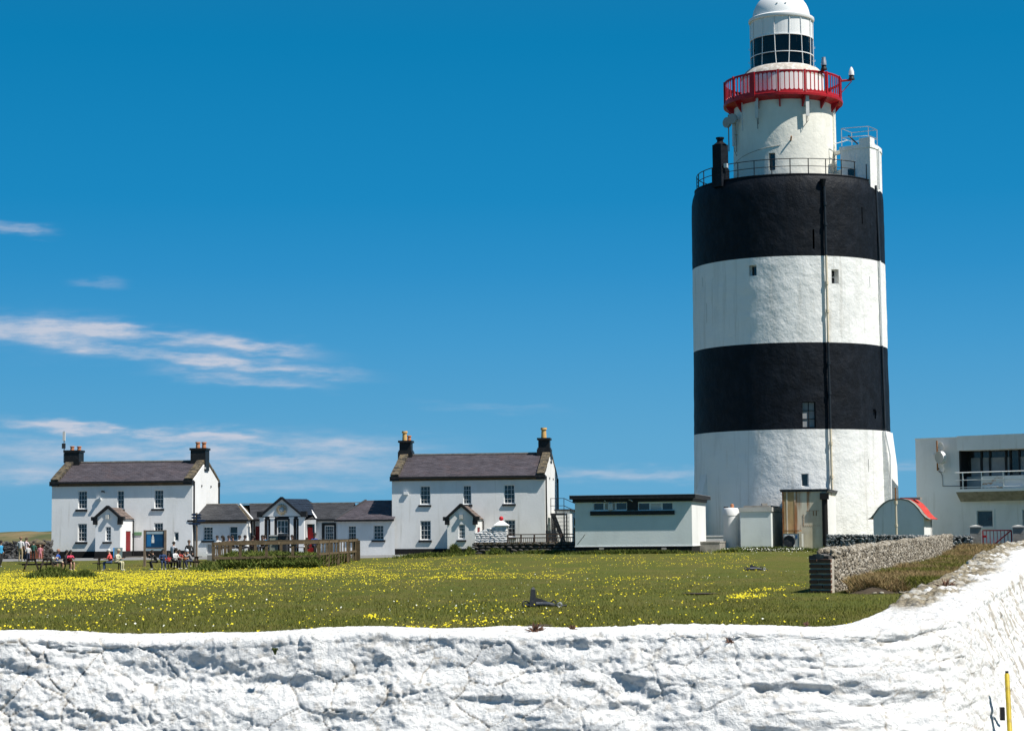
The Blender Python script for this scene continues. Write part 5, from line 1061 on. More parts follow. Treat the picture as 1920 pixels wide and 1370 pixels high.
# ------------------------------------------------------------------ lookout building at the right edge
def lookout():
    t = R(-34); o = at(1718, 900, 150); fr = Fr((o.x, o.y), t); zb = gz1(o.x, o.y)-.1; U = fr.U; Z = lambda px, py, v=0: fr.Z(px, py, v) - zb
    T_ = thing('lookout_building', 'white flat roofed building with balcony and satellite dishes at the right edge', 'building', (o.x, o.y, zb), t)
    uA = U(1803); top = Z(1718, 823.5); L_ = uA + 18
    obj('front_wall', MB().box(0, uA, 0, 6, -.3, top), HW, T_)
    obj('roof_edge', MB().box(-.03, uA, -.04, 6, top, top+.07), HS, T_)
    # bay, upper floor: gently bowed
    def bow(u): return -.55*math.sin(min(1, max(0, (u-uA)/9.0))*math.pi*.5) - .05
    us = [uA + i*.6 for i in range(31)]
    def band(z0, z1, off0, off1, m, nme, th=.3):
        vs = []; n = len(us)
        for u in us:
            b = bow(u); vs += [(u, b+off0, z0), (u, b+off1, z1), (u, b+off1+th, z1), (u, b+off0+th, z0)]
        fs = []
        for i in range(n-1):
            for k in range(4): fs.append((4*i+k, 4*i+4+k, 4*i+4+(k+1) % 4, 4*i+(k+1) % 4))
        fs += [(0,1,2,3), (4*n-1, 4*n-2, 4*n-3, 4*n-4)]; return obj(nme, MB().add(vs, fs), m, T_, True)
    band(Z(1803, 845), top+.10, -.50, -.50, HW, 'roof_fascia', 4)
    zs0, zs1 = Z(1803, 922.5), Z(1803, 917)
    band(zs0, zs1, -.95, -.95, HS, 'balcony_slab', 2.0); band(Z(1803, 940), zs0, -.1, -.95, CONC, 'balcony_soffit', .3)
    for a_, b_, c_, d_ in ((1831.5, 1861.5, 988, 956.5), (1917, 1950, 986, 955)): x0_, x1_, z0_, z1_ = U(a_), U(b_), Z(1845, c_), Z(1845, d_); obj('window_surround', MB().box(x0_-.10, x0_, -.04, .0, z0_-.1, z1_+.1).box(x1_, x1_+.10, -.04, .0, z0_-.1, z1_+.1).box(x0_, x1_, -.04, .0, z1_, z1_+.1).box(x0_, x1_, -.06, .0, z0_-.1, z0_), HS, T_)
    obj('lower_wall', MB().holes(uA, L_, -.3, Z(1803, 940), [(U(1831.5), U(1861.5), Z(1845, 988), Z(1845, 956.5)), (U(1917), U(1950), Z(1930, 986), Z(1930, 955))]), HW, T_)
    window(T_, U(1831.5), U(1861.5), Z(1845, 988), Z(1845, 956.5), cols=1, rows=1, m=LG, dep=.12); window(T_, U(1917), U(1950), Z(1930, 986), Z(1930, 955), cols=1, rows=1, m=LG, dep=.12)
    zr0, zr1 = zs1, Z(1803, 845); zp = Z(1803, 893)
    obj('spandrel_wall', MB().box(uA, L_, .9, 1.1, zr0, zp), CONL, T_); wp = MB()
    gb = obj('glazing', MB().box(uA+.1, L_, 1.15, 1.18, zp-.1, zr1), GLT, T_)
    for px in (1841, 1857, 1887, 1895, 1912): u = fr.uz(px, 870, 1.1)[0]; obj('mullion', MB().box(u-.06, u+.06, 1.02, 1.14, zp, zr1), PB, gb)
    for a, b in ((1821, 1838), (1843, 1854), (1858, 1884), (1889, 1895), (1913, 1925)):
        u0, u1 = fr.uz(a, 870, 1.1)[0], fr.uz(b, 870, 1.1)[0]; obj('window_blind', MB().box(u0, u1, 1.10, 1.13, zp, Z(1840, 858, 1.1)), CURT, gb)
    obj('inner_return', MB().box(uA, uA+.12, -.2, 1.15, zr0, zr1), PB, T_)
    RL = thing('balcony_railing', None, None, (0, 0, 0)); RL.parent = T_; ra, rb_ = Z(1803, 886.5), Z(1803, 900.5)
    for z in (ra, rb_, zs1+.12): obj('rail', MB().tube([(u, bow(u)-.90, z) for u in us[:]], .045 if z == ra else .03, 6), HS, RL, True)
    for i, px in enumerate((1803.5, 1840, 1882, 1925)): u = fr.uz(px, 900, -1.2)[0]; obj('rail_post', MB().tube([(u, bow(u)-.90, zs1), (u, bow(u)-.90, ra)], .045, 6), HS, RL)
    for a, b in ((1843, 1882), (1886, 1930)):
        u0, u1 = fr.uz(a, 905, -.6)[0], fr.uz(b, 905, -.6)[0]; obj('locker', MB().box(u0, u1, -.55 + bow(u0), .35, zs1, Z(1860, 892, -.6)), HS if a > 1850 else mat('rust_stained_white', (.78, .77, .74), .6, .03, 1, (), [((.5, .2, .04), .9, 1.6, .52, .60, (1, 1, 2.5))]), T_)
    # dishes
    ux = U(1762.5); obj('dish_pole', MB().tube([(ux, -.25, Z(1763, 826)), (ux, -.25, Z(1763, 882))], .06, 8), RUSTB, T_); obj('pole_bracket', MB().box(ux-.05, ux+.05, -.25, 0, Z(1763, 880), Z(1763, 877)).box(ux-.05, ux+.05, -.25, 0, Z(1763, 840), Z(1763, 837)), IRONW, T_)
    for px, py, r in ((1772.5, 836.5, .30), (1768.5, 858, .46), (1773.5, 877.5, .30)):
        DD = thing('satellite_dish', None, None, (U(px), -.45, Z(px, py))); DD.parent = T_; DD.rotation_euler = (R(96), 0, R(-26))
        obj('reflector', MB().lathe([(0, -.07 if r < .4 else -.2), (r*.6, -.05 if r < .4 else -.2), (r, 0.02), (r*.97, .04), (r*.6, -.01), (0, -.03)], 28), DISH if r > .4 else LG, DD, True)
        if r > .4: obj('shroud', MB().lathe([(r, 0.03), (r, -.26), (r*.95, -.26)], 28), HS, DD, True)
        else: obj('feed_arm', MB().tube([(0, -r, 0), (0, -r*.9, .35), (0, -.1, .4)], .018, 5), IRON, DD)
    obj('cable', MB().tube([(ux+.05, -.03, Z(1763, 882)), (ux+.25, -.03, Z(1763, 890)), (ux+.28, -.03, Z(1763, 911)), (uA, -.03, Z(1803, 911))], .02, 5), IRONW, T_)
    obj('wall_fitting', MB().rbox((U(1753), -.08, Z(1753, 852)), (.12, .12, .12), 0), HS, T_)
lookout()
# ------------------------------------------------------------------ red gate and its piers
for px, lab in ((1829.5, 'weathered concrete gate pier left of the red gate'), (1909.5, 'weathered concrete gate pier right of the red gate')):
    Yg = 127.5 if px < 1850 else 126.5; c = at(px, 1000, Yg); z0 = gz1(c.x, c.y); h = at(px, 988.5, Yg).z - z0
    t = thing('gate_pier', lab, 'gate pier', (c.x, c.y, z0), R(-14), 'piers of the red gate'); w = .34
    obj('shaft', MB().box(-w, w, -w, w, -.2, h), CONC, t); obj('cap', MB().box(-w-.07, w+.07, -w-.07, w+.07, h, h+.09).add([(-w-.03,-w-.03,h+.09),(w+.03,-w-.03,h+.09),(w+.03,w+.03,h+.09),(-w-.03,w+.03,h+.09),(0,0,h+.17)], [(0,1,4),(1,2,4),(2,3,4),(3,0,4)]), CONL, t)
a, b = at(1841.5, 1000, 127.6), at(1898, 1000, 126.8); z0 = gz1(a.x, a.y); GW = math.hypot(b.x-a.x, b.y-a.y); gt_ = at(1850, 994, 127.5).z - z0; gb_ = .08
GT = thing('red_gate', 'red tubular steel gate with diagonal brace between the concrete piers', 'gate', (a.x, a.y, z0), math.atan2(b.y-a.y, b.x-a.x))
obj('gate_frame', MB().bar((.05,0,gt_), (GW-.05,0,gt_), .07).bar((.05,0,gb_), (GW-.05,0,gb_), .07).bar((.05,0,gb_), (.05,0,gt_), .07).bar((GW-.05,0,gb_), (GW-.05,0,gt_), .07), RED, GT)
for i in range(1, 8): x = .05 + (GW-.1)*i/8; obj('gate_bar', MB().tube([(x,0,gb_),(x,0,gt_)], .022, 6), RED, GT)
obj('diagonal_brace', MB().bar((.3,-.03,gb_), (GW-.05,-.03,gt_), .07), RED, GT); obj('latch', MB().rbox((.15,-.03,gt_*.72), (.26,.08,.14), 0), RED, GT)
# white quadrant wall with pier cap and red ball
def quad():
    fr = Fr((at(892, 1000, 144).x, 144), R(-5)); zb = gz1(fr.o.x, 144); U = fr.U; Z = lambda px, py: fr.Z(px, py) - zb
    T_ = thing('quadrant_wall', 'whitewashed stone wall curving up to a capped pier with a red ball', 'wall', (fr.o.x, fr.o.y, zb), R(-5))
    prof = [(892, 999), (905, 993.5), (918, 989), (928, 986.5), (930, 985)]; poly = [(0, 0), (U(930), 0)] + [(U(x), Z(x, y)) for x, y in prof[::-1]]
    obj('core', MB().extr(poly, .06, .4), HW, T_)
    C = []; S = []; z = .06
    while z < Z(930, 985):
        u = rng.uniform(0, .2); 
        while u < U(950):
            px = 892 + (u/U(950))*58; ztop = np.interp(px, [892, 905, 918, 928, 951], [Z(892, 999), Z(905, 993.5), Z(918, 989), Z(928, 986.5), Z(950, 986)])
            if z < ztop-.02: C.append((u, .06, z)); S.append((.19, .07, .085))
            u += rng.uniform(.28, .42)
        z += .155
    obj('wall_stones', stones_mesh('wall_stones', np.array(C), np.array(S), (1, 0), ST_W), None, T_, kind='stuff')
    x0, x1 = U(926.5), U(950.5); obj('pier', MB().box(x0+.05, x1-.05, .02, .95, 0, Z(938, 985.5)), HW, T_)
    zc, zt2 = Z(938, 985.5), Z(938, 976); xm = (x0+x1)/2; ym = .48; obj('pier_cap', MB().add([(x0-.05,-.1,zc),(x1+.08,-.1,zc),(x1+.08,1.05,zc),(x0-.05,1.05,zc),(x0-.05,-.1,zc+.06),(x1+.08,-.1,zc+.06),(x1+.08,1.05,zc+.06),(x0-.05,1.05,zc+.06),(xm-.12,ym-.12,zt2),(xm+.12,ym-.12,zt2),(xm+.12,ym+.12,zt2),(xm-.12,ym+.12,zt2)],
       [(0,3,2,1),(0,1,5,4),(1,2,6,5),(2,3,7,6),(3,0,4,7),(4,5,9,8),(5,6,10,9),(6,7,11,10),(7,4,8,11),(8,9,10,11)]), HS, T_)
    obj('red_ball', MB().lathe([(.05, zt2-.02), (.1, zt2+.02)] + [(.16*math.cos(a), zt2+.17+.16*math.sin(a)) for a in np.linspace(-1.2, 1.57, 10)], 18, (xm, ym)), mat('red_ball_paint', (.55, .02, .03), .5), T_, True)
quad()
# brown yard railing
def yrail():
    a, b = at(952, 1000, 142.5), at(1077, 1000, 141.5); zb = gz1(a.x, 143); L_ = math.hypot(b.x-a.x, b.y-a.y); z1, z2, z0 = at(1000, 1001.5, 142.3).z-zb, at(1000, 1007.5, 142.3).z-zb, at(1000, 1019, 142.3).z-zb
    T_ = thing('yard_railing', 'brown metal railing on the low dark wall in front of the centre cottage', 'railing', (a.x, a.y, zb), math.atan2(b.y-a.y, b.x-a.x))
    for z in (z1, z2): obj('rail', MB().bar((0,0,z), (L_,0,z), .07), BRWN, T_)
    for i in range(6): x = L_*i/5 if i < 5 else L_; obj('rail_post', MB().bar((x,0,z0-.2), (x,0,z1), .1), BRWN, T_)
    me = mesh_from('baluster', MB().bar((0,0,z0-.1), (0,0,z2), .035), BRWN)
    for i in range(1, 34): obj('baluster', me, None, T_).location = (L_*i/34, 0, 0)
yrail()
# escape stair behind the centre cottage, with the white lean-to
def stair():
    c = at(1027, 1000, 150.3); fr = Fr((c.x, c.y), R(-7)); zb = gz1(c.x, 150); U = fr.U; Z = lambda px, py, v=0: fr.Z(px, py, v)-zb
    T_ = thing('escape_stair', 'dark steel escape stair against the right gable of the centre cottage', 'staircase', (c.x, c.y, zb), R(-7))
    zl = Z(1045, 962, 2); u1 = U(1060, 2); u2 = U(1066, 2)
    obj('landing', MB().box(.1, u1, 1, 3.0, zl-.14, zl), IRON, T_)
    for u, v in ((.2, 1), (u1, 1), (u1, 3)): obj('stair_post', MB().bar((u, v, 0), (u, v, zl), .09), IRON, T_)
    for h in (.55, 1.1): obj('landing_rail', MB().bar((.1, 1, zl+h), (u1, 1, zl+h), .04), IRON, T_); obj('landing_rail', MB().bar((u1, 1, zl+h), (u1+.7, 3.4, zl+h-.4), .04), IRON, T_)
    for u in (.15, u1*.5, u1): obj('rail_post', MB().bar((u, 1, zl), (u, 1, zl+1.1), .045), IRON, T_)
    for k in (0, 1): obj('stringer', MB().bar((.3+k*.1, .4+k*.55, zl-.1), (1.35+k*.1, .2+k*.55, .1), .07, .16), IRON, T_)
    for i in range(8): obj('stair_tread', MB().rbox((.4+i*.12, .6, zl-.3-i*(zl-.4)/8), (.3, .7, .04), 0), IRON, T_)
    t2 = thing('lean_to', 'small white outbuilding with weatherboarded end behind the escape stair', 'outbuilding', tuple(fr.w(.2, 4)) + (zb,), R(-7)); u3 = U(1066, 4); hh = Z(1060, 957, 4)
    obj('wall', MB().box(0, u3-.1, 0, 5, -.2, hh), HW, t2); obj('roof', MB().box(-.1, u3+.05, -.1, 5, hh, hh+.12), IRONW, t2)
    for i in range(9): obj('weatherboard', MB().box(.02, u3-.12, -.06, -.005, .2+i*.30, .44+i*.30), HS, t2)
    t3 = boxthing('store_hut', 'dark low store with white eave between centre cottage and pale block', 'hut', 1062, 1079, 1080, 985, 1030, 157, -7, IRONW, HS, .05, .14)
    obj('roof_bundle', MB().lathe([(0, -.8), (.35, -.75), (.35, .75), (0, .8)], 10), BRN, t3[0]).rotation_euler = (0, R(90), 0)
    for o_ in t3[0].children:
        if o_.name.startswith('roof_bundle'): o_.location = (t3[3]/2, .8, t3[5]+.3)
stair()
_s = thing('slatted_screen', 'dark slatted timber screen at the foot of the escape stair', 'screen', tuple(at(1023, 1000, 147)[:2]) + (gz1(*at(1023, 1000, 147)[:2]),), R(-7)); _w = (at(1046, 1000, 147)-at(1023, 1000, 147)).length; _sh = at(1030, 994, 147).z - _s.location.z
for i in range(11): obj('slat', MB().box(_w*i/11, _w*i/11+_w/13, 0, .03, 0, _sh), IRONW, _s)
obj('rail', MB().box(0, _w, .03, .07, _sh*.8, _sh*.88), IRONW, _s)
# ------------------------------------------------------------------ timber fence round the planted corner
def G3(px, Y): p = at(px, 1010, Y); return Vector((p.x, Y, gz1(p.x, Y)))
def fence():
    A_, B_, C_, D_ = G3(400.5, 126), G3(597, 127.5), G3(669, 137), G3(432, 137)
    zt = {0: at(400, 1017, 126).z, 1: at(597, 1014, 127.5).z, 2: at(669, 1010, 137).z, 3: at(432, 1013.5, 137).z}
    T_ = thing('timber_fence', 'weathered post and rail fence enclosing the overgrown corner before the long building', 'fence', A_)
    P_ = [A_, B_, C_, D_]; L0 = lambda p: (p.x-A_.x, p.y-A_.y)
    for i in range(4):
        p, q = P_[i], P_[(i+1) % 4]; za, zb_ = zt[i]-A_.z, zt[(i+1) % 4]-A_.z; (x0, y0), (x1, y1) = L0(p), L0(q); n = {0: 4, 1: 4, 2: 5, 3: 3}[i]; gza, gzb = p.z-A_.z, q.z-A_.z
        for k in range(n):
            f = k/n; x, y, zt_ = x0+(x1-x0)*f, y0+(y1-y0)*f, za+(zb_-za)*f
            o = obj('post', MB().box(-.09, .09, -.09, .09, -.2, zt_-(gza+(gzb-gza)*f)+.02), WOOD, T_); o.location = (x, y, gza+(gzb-gza)*f); o.rotation_euler = (rng.uniform(-.02,.02), rng.uniform(-.02,.02), .1)
        for dz, h, th in ((-.08, .17, .05), (-.95, .15, .05)) if i != 1 else ((-.08, .15, .05), (-.82, .13, .05)):
            obj('rail', MB().bar((x0, y0-.11, za+dz), (x1, y1-.11, zb_+dz+(.0)), .05, h), WOOD, T_)
        if i in (1, 3):
            ns = 13 if i == 1 else 9
            for k in range(ns):
                f = (k+.5)/ns; zt_ = za+(zb_-za)*f; gg = gza+(gzb-gza)*f; x, y = x0+(x1-x0)*f, y0+(y1-y0)*f; o = obj('slat', MB().rbox((0, 0, (zt_-gg-.12)/2+.05), (.05 if i == 3 else .05, .13, zt_-gg-.2), 0), WOOD, T_); o.location = (x, y, gg); o.rotation_euler = (0, 0, math.atan2(y1-y0, x1-x0)+R(90))
    for k in range(3): o = obj('slat', MB().rbox((0, 0, .7), (.14, .05, 1.35), 0, .12), WOOD, T_); o.location = (C_.x-A_.x-.15+k*.16, C_.y-A_.y-.2, C_.z-A_.z)
    # overgrowth inside
    n = 30000; f = nr.rand(n); g = nr.rand(n); Y = 126.4 + 10*g; xa = np.interp(Y, [126, 137], [A_.x, D_.x]); xb = np.interp(Y, [126, 137], [B_.x, C_.x]); X = xa + .2 + (xb-xa-.4)*f
    hmap = .28 + .62*fbm(X*.35, Y*.5, 3, 700)*ss(xa+9, xa+4.5, X) + .3*fbm(X*.9, Y*.9, 2, 701)
    hz_ = hmap*nr.rand(n)**.6; 
    blades('overgrown_weeds', X, Y, gz(X, Y) + hz_*.8, .22, .09, LUSH, 1.6, kind='stuff', label='dark overgrown weeds inside the timber fence', cat='weeds')
    n = 9000; X = A_.x + 7.2*nr.rand(n) - .6; Y = 125.0 + 1.6*nr.rand(n); k = nr.rand(n) < ss(.35, .5, fbm(X*.7, Y, 3, 702)); X, Y = X[k], Y[k]
    blades('verge_weeds', X, Y, gz(X, Y) + .35*nr.rand(len(X)), .2, .08, LUSH, 1.2, kind='stuff', label='green weeds along the front foot of the timber fence', cat='weeds')
fence()
# clumps of darker weeds: (px centre, Y, half px, half depth, height, n)
def clump(label, lst, m=LUSH, nme='weed_clump', w=.05):
    Xs, Ys, Zs = [], [], []
    for px, Yc, hp, hd, h, n in lst:
        c = at(px, 1010, Yc).x; r = hp/F*Yc; a = nr.randn(n)*.45; b = nr.randn(n)*.45; x = c + a*r; y = Yc + b*hd; z = gz(x, y) + h*nr.rand(n)*np.exp(-(a*a+b*b)); Xs.append(x); Ys.append(y); Zs.append(z)
    X, Y, Z = map(np.concatenate, (Xs, Ys, Zs)); return blades(nme, X, Y, Z, .16, w, m, 1.2, kind='stuff', label=label, cat='weeds')
clump('dark green bushy weeds among the yellow flowers at the left', [(100, 100, 42, 1.4, .45, 5000), (160, 99, 18, 1, .32, 1800), (390, 118, 22, 1.5, .5, 2500)])
clump('green weeds growing against the cottage, walls and sheds', [(852, 141, 14, .5, .75, 1500), (880, 140.5, 10, .5, .55, 700), (930, 140, 18, .5, .35, 900), (1020, 139, 60, .6, .15, 1500), (1180, 131.5, 120, .4, .14, 5000), (1430, 138.5, 110, .5, .22, 5000), (1370, 135, 30, .5, .15, 800), (800, 139, 60, .7, .2, 2200), (1546, 128.6, 22, .3, .25, 500)])
X, Y = at(1400, 1010, 138.2).x + (nr.rand(900)-.3)*5.5, 138 + .8*nr.rand(900); petals('white_daisies', X, Y, gz(X, Y)+.22*nr.rand(900), .075, FLWW, kind='stuff', label='white daisies along the foot of the sheds', cat='daisies')
# ------------------------------------------------------------------ rough bank between the rubble wall and the whitewashed wall
def bank():
    xs = np.linspace(0, 1, 60); ys = np.linspace(61.5, 126, 130); U_, Y_ = np.meshgrid(xs, ys)
    xl = np.interp(Y_, [61.5, 64, 124, 126], [A[0]+.1, A[0]+.3, B[0]+.4, B[0]+.4]); xr = np.interp(Y_, WP[20:,1], WP[20:,0]) - .05; X_ = xl + (xr-xl)*U_
    edge = ss(62.2, 63.4, Y_ + 1.2*(fbm(X_*.9, Y_*0, 3, 720)-.5)); Z_ = gz(X_, Y_) - .05 + .36*edge + .16*edge*(fbm(X_*.7, Y_*.5, 4, 721)-.4) + .12*edge*ss(63, 90, Y_)
    V = np.stack([X_, Y_, Z_], -1).reshape(-1, 3); n, m = 60, 130; i = (np.arange(m-1)[:, None]*n + np.arange(n-1)).ravel()
    obj('bank', np_mesh('bank', V, np.stack([i, i+1, i+n+1, i+n], 1), SOIL), None, kind='structure')
    N_ = 95000; u = nr.rand(N_); y = 62.6 + 62*nr.rand(N_)**1.7; xl = np.interp(y, [61.5, 64, 124, 126], [A[0]+.1, A[0]+.3, B[0]+.4, B[0]+.4]); xr = np.interp(y, WP[20:,1], WP[20:,0]) - .05; x = xl + (xr-xl)*u
    edge = ss(62.2, 63.4, y + 1.2*(fbm(x*.9, y*0, 3, 720)-.5)); z = gz(x, y) - .05 + .36*edge + .16*edge*(fbm(x*.7, y*.5, 4, 721)-.4) + .12*edge*ss(63, 90, y)
    g = fbm(x*.45, y*.3, 4, 722) < .455 + .10*ss(68, 62, y)
    blades('dry_grass', x[~g], y[~g], z[~g], .16, .03, DRY, 1.3, kind='stuff', label='brown dry grass on the bank beside the rubble wall', cat='grass')
    blades('bank_grass', x[g], y[g], z[g], .14, .03, GB, 1.3, kind='stuff', label='green tufts of grass on the bank beside the rubble wall', cat='grass')
    n = 22; xx = A[0] + .5 + 4.2*nr.rand(n); yy_ = 61.9 + .5*nr.rand(n); C = np.stack([xx, yy_, gz(xx, yy_)+.03], 1); obj('loose_stones', stones_mesh('loose_stones', C, np.stack([.05+.07*nr.rand(n), .06+.05*nr.rand(n), .04+.04*nr.rand(n)], 1), (1, 0), ST_L), None, kind='stuff', label='loose stones along the foot of the bank', cat='stones')
bank()
# ------------------------------------------------------------------ brick gate pier by the left cottage
c = G3(68.5, 148.6); t = thing('brick_gate_pier', 'red brick gate pier with stone pyramid cap left of the cottage', 'gate pier', c); w = .42; h = at(68, 1020, 148.6).z - c.z
BR2 = mat('red_brickwork', (.20, .06, .035), .85, .3, 6, ((14, .5, .02),))
for i in range(8): obj('brick_course', MB().box(-w+.012*(i % 2), w-.012*(i % 2), -w+.012*(i % 2), w-.012*(i % 2), h*i/8+.01, h*(i+1)/8-.005), BR2, t)
obj('cap', MB().add([(-w-.15,-w-.15,h),(w+.15,-w-.15,h),(w+.15,w+.15,h),(-w-.15,w+.15,h),(-w-.15,-w-.15,h+.12),(w+.15,-w-.15,h+.12),(w+.15,w+.15,h+.12),(-w-.15,w+.15,h+.12),(0,0,h+.42)], [(0,1,5,4),(1,2,6,5),(2,3,7,6),(3,0,4,7),(4,5,8),(5,6,8),(6,7,8),(7,4,8),(0,3,2,1)]), LICH, t)
# ------------------------------------------------------------------ picnic tables
def picnic():
    t = thing('picnic_table', '', 'picnic table', (0, 0, 0), 0, 'dark timber picnic tables by the buildings')
    top = mesh_from('table_plank', MB().box(-.92, .92, -.065, .065, -.02, .02), TIMB); st = mesh_from('seat_plank', MB().box(-.92, .92, -.065, .065, -.02, .02), TIMB)
    for i in range(5): obj('table_plank', top, None, t).location = (0, (i-2)*.145, .74)
    for s in (-1, 1):
        for k in (0, 1): obj('seat_plank', st, None, t).location = (0, s*(.66+k*.14), .45)
    for x in (-.62, .62):
        for s in (-1, 1): obj('leg', MB().bar((x, s*.30, .72), (x, s*.70, 0), .05, .11), TIMB, t)
        obj('cross_beam', MB().box(x-.025, x+.025, -.82, .82, .36, .43), TIMB, t); obj('top_beam', MB().box(x+.03, x+.07, -.34, .34, .64, .72), TIMB, t)
    return t
TER = gz1(G3(500, 138).x, 138) + .42
PIC = picnic(); first = [True]
def table(px, Y, rz, label):
    p = G3(px, Y)
    if Y > 136.3: p.z = TER
    if first[0]: first[0] = False; t = PIC; t.location = p; t.rotation_euler = (0, 0, R(rz)); t['label'] = label
    else: t = dup(PIC, None, p, R(rz), label)
    return p, rz
tb = {}
tb[1] = table(74, 124, -28, 'leftmost dark picnic table, nobody at its near end')
tb[2] = table(111, 127, -8, 'picnic table with the man in blue and the woman in pink')
tb[3] = table(205, 125, 6, 'picnic table in front of the porch with two elderly people')
tb[4] = table(303, 127, 10, 'picnic table in front of the blue information board')
tb[5] = table(350, 128.5, -6, 'crowded picnic table beside the signpost')
tb[6] = table(432, 138.6, 3, 'picnic table behind the fence below the left wing windows')
tb[7] = table(487, 139.2, -5, 'picnic table behind the fence in front of the dark red door')
tb[8] = table(575, 139.0, 4, 'picnic table behind the fence in front of the bright red door')
# ------------------------------------------------------------------ people
POSE = {
 'stand': dict(pel=(0,0,.93), che=(0,.01,1.28), nek=(0,0,1.47), hed=(0,-.03,1.62), hip=(.09,0,.90), kne=(.10,-.02,.50), ank=(.11,.02,.09), toe=(.13,-.15,.05), sho=(.18,.01,1.40), elb=(.25,.03,1.13), han=(.24,-.08,.90)),
 'walk': dict(pel=(0,0,.93), che=(0,-.02,1.28), nek=(0,-.03,1.47), hed=(0,-.06,1.62), hip=(.09,0,.90), kne=(.10,-.14,.52), ank=(.11,-.08,.10), toe=(.12,-.24,.07), sho=(.18,-.01,1.40), elb=(.24,.10,1.14), han=(.22,-.06,.98)),
 'hold': dict(pel=(0,0,.93), che=(0,.01,1.28), nek=(0,-.01,1.47), hed=(0,-.06,1.61), hip=(.09,0,.90), kne=(.10,-.02,.50), ank=(.11,.02,.09), toe=(.13,-.15,.05), sho=(.18,.0,1.40), elb=(.25,-.03,1.14), han=(.09,-.27,1.24)),
 'sit': dict(pel=(0,0,.54), che=(0,-.05,.86), nek=(0,-.09,1.05), hed=(0,-.15,1.20), hip=(.09,0,.53), kne=(.11,-.42,.54), ank=(.11,-.38,.09), toe=(.12,-.54,.05), sho=(.18,-.07,.98), elb=(.25,-.16,.74), han=(.12,-.38,.76)),
 'lean': dict(pel=(0,0,.54), che=(0,-.14,.82), nek=(0,-.25,.99), hed=(0,-.33,1.12), hip=(.09,0,.53), kne=(.12,-.42,.54), ank=(.13,-.30,.09), toe=(.14,-.46,.05), sho=(.18,-.22,.93), elb=(.26,-.38,.77), han=(.08,-.50,.93)),
}
_tpl = {}
def body_template(pose):
    if pose in _tpl: return _tpl[pose]
    P0 = POSE[pose]; vs = [P0['pel'], P0['che'], P0['nek'], P0['hed'], tuple(Vector(P0['hed'])+Vector((0,0,.09)))]; rad = [(.15,.11), (.16,.115), (.055,.055), (.085,.10), (.07,.08)]
    ed = [(0,1),(1,2),(2,3),(3,4)]; reg = {0: 1, 1: 1, 2: 0, 3: 0}; regs = [1, 1, 0, 0]
    mid = tuple((Vector(P0['pel'])+Vector(P0['che']))/2); 
    for s in (-1, 1):
        f = lambda k: (P0[k][0]*s, P0[k][1] + (.10 if pose == 'walk' and s > 0 and k in ('kne',) else 0) + (.22 if pose == 'walk' and s > 0 and k in ('ank', 'toe') else 0), P0[k][2])
        b = len(vs); vs += [f('hip'), f('kne'), f('ank'), f('toe'), f('sho'), f('elb'), f('han'), tuple(Vector(f('han')) + (Vector(f('han'))-Vector(f('elb'))).normalized()*.09)]
        rad += [(.095,.095), (.065,.065), (.042,.042), (.04,.03), (.065,.06), (.045,.045), (.03,.035), (.018,.035)]
        ed += [(0,b),(b,b+1),(b+1,b+2),(b+2,b+3),(1,b+4),(b+4,b+5),(b+5,b+6),(b+6,b+7)]; regs += [2, 2, 3, 3, 1, 1, 4, 0]
    me = bpy.data.meshes.new('t'); me.from_pydata(vs, ed, []); o = bpy.data.objects.new('t', me); COL.objects.link(o)
    m = o.modifiers.new('s', 'SKIN'); 
    for i, r in enumerate(rad): me.skin_vertices[0].data[i].radius = r
    for i in range(len(vs)): me.skin_vertices[0].data[i].use_root = (i == 0)
    o.modifiers.new('d', 'SUBSURF').levels = 1; dg = bpy.context.evaluated_depsgraph_get(); dg.update(); ev = bpy.data.meshes.new_from_object(o.evaluated_get(dg)); bpy.data.objects.remove(o)
    idx = []
    for p in ev.polygons:
        c = p.center; best = min(range(len(ed)), key=lambda k: _segd(c, Vector(vs[ed[k][0]]), Vector(vs[ed[k][1]]))); idx.append(regs[best])
    _tpl[pose] = (ev, idx, P0); return _tpl[pose]
def _segd(c, a, b):
    d = b-a; t = max(0, min(1, (c-a).dot(d)/max(d.length_squared, 1e-9))); return (c-a-d*t).length
_cm = {}
def cloth(col, rough=.85):
    k = tuple(round(x, 3) for x in col)
    if k not in _cm:
        m, t, b, co = nm('cloth'); t.links.new(mix(t, ramp(t, noise(t, co, 7), .3, .7), tuple(x*.85 for x in col), col), b.inputs['Base Color']); b.inputs['Roughness'].default_value = rough; _cm[k] = m
    return _cm[k]
SKN = (.52, .30, .21)
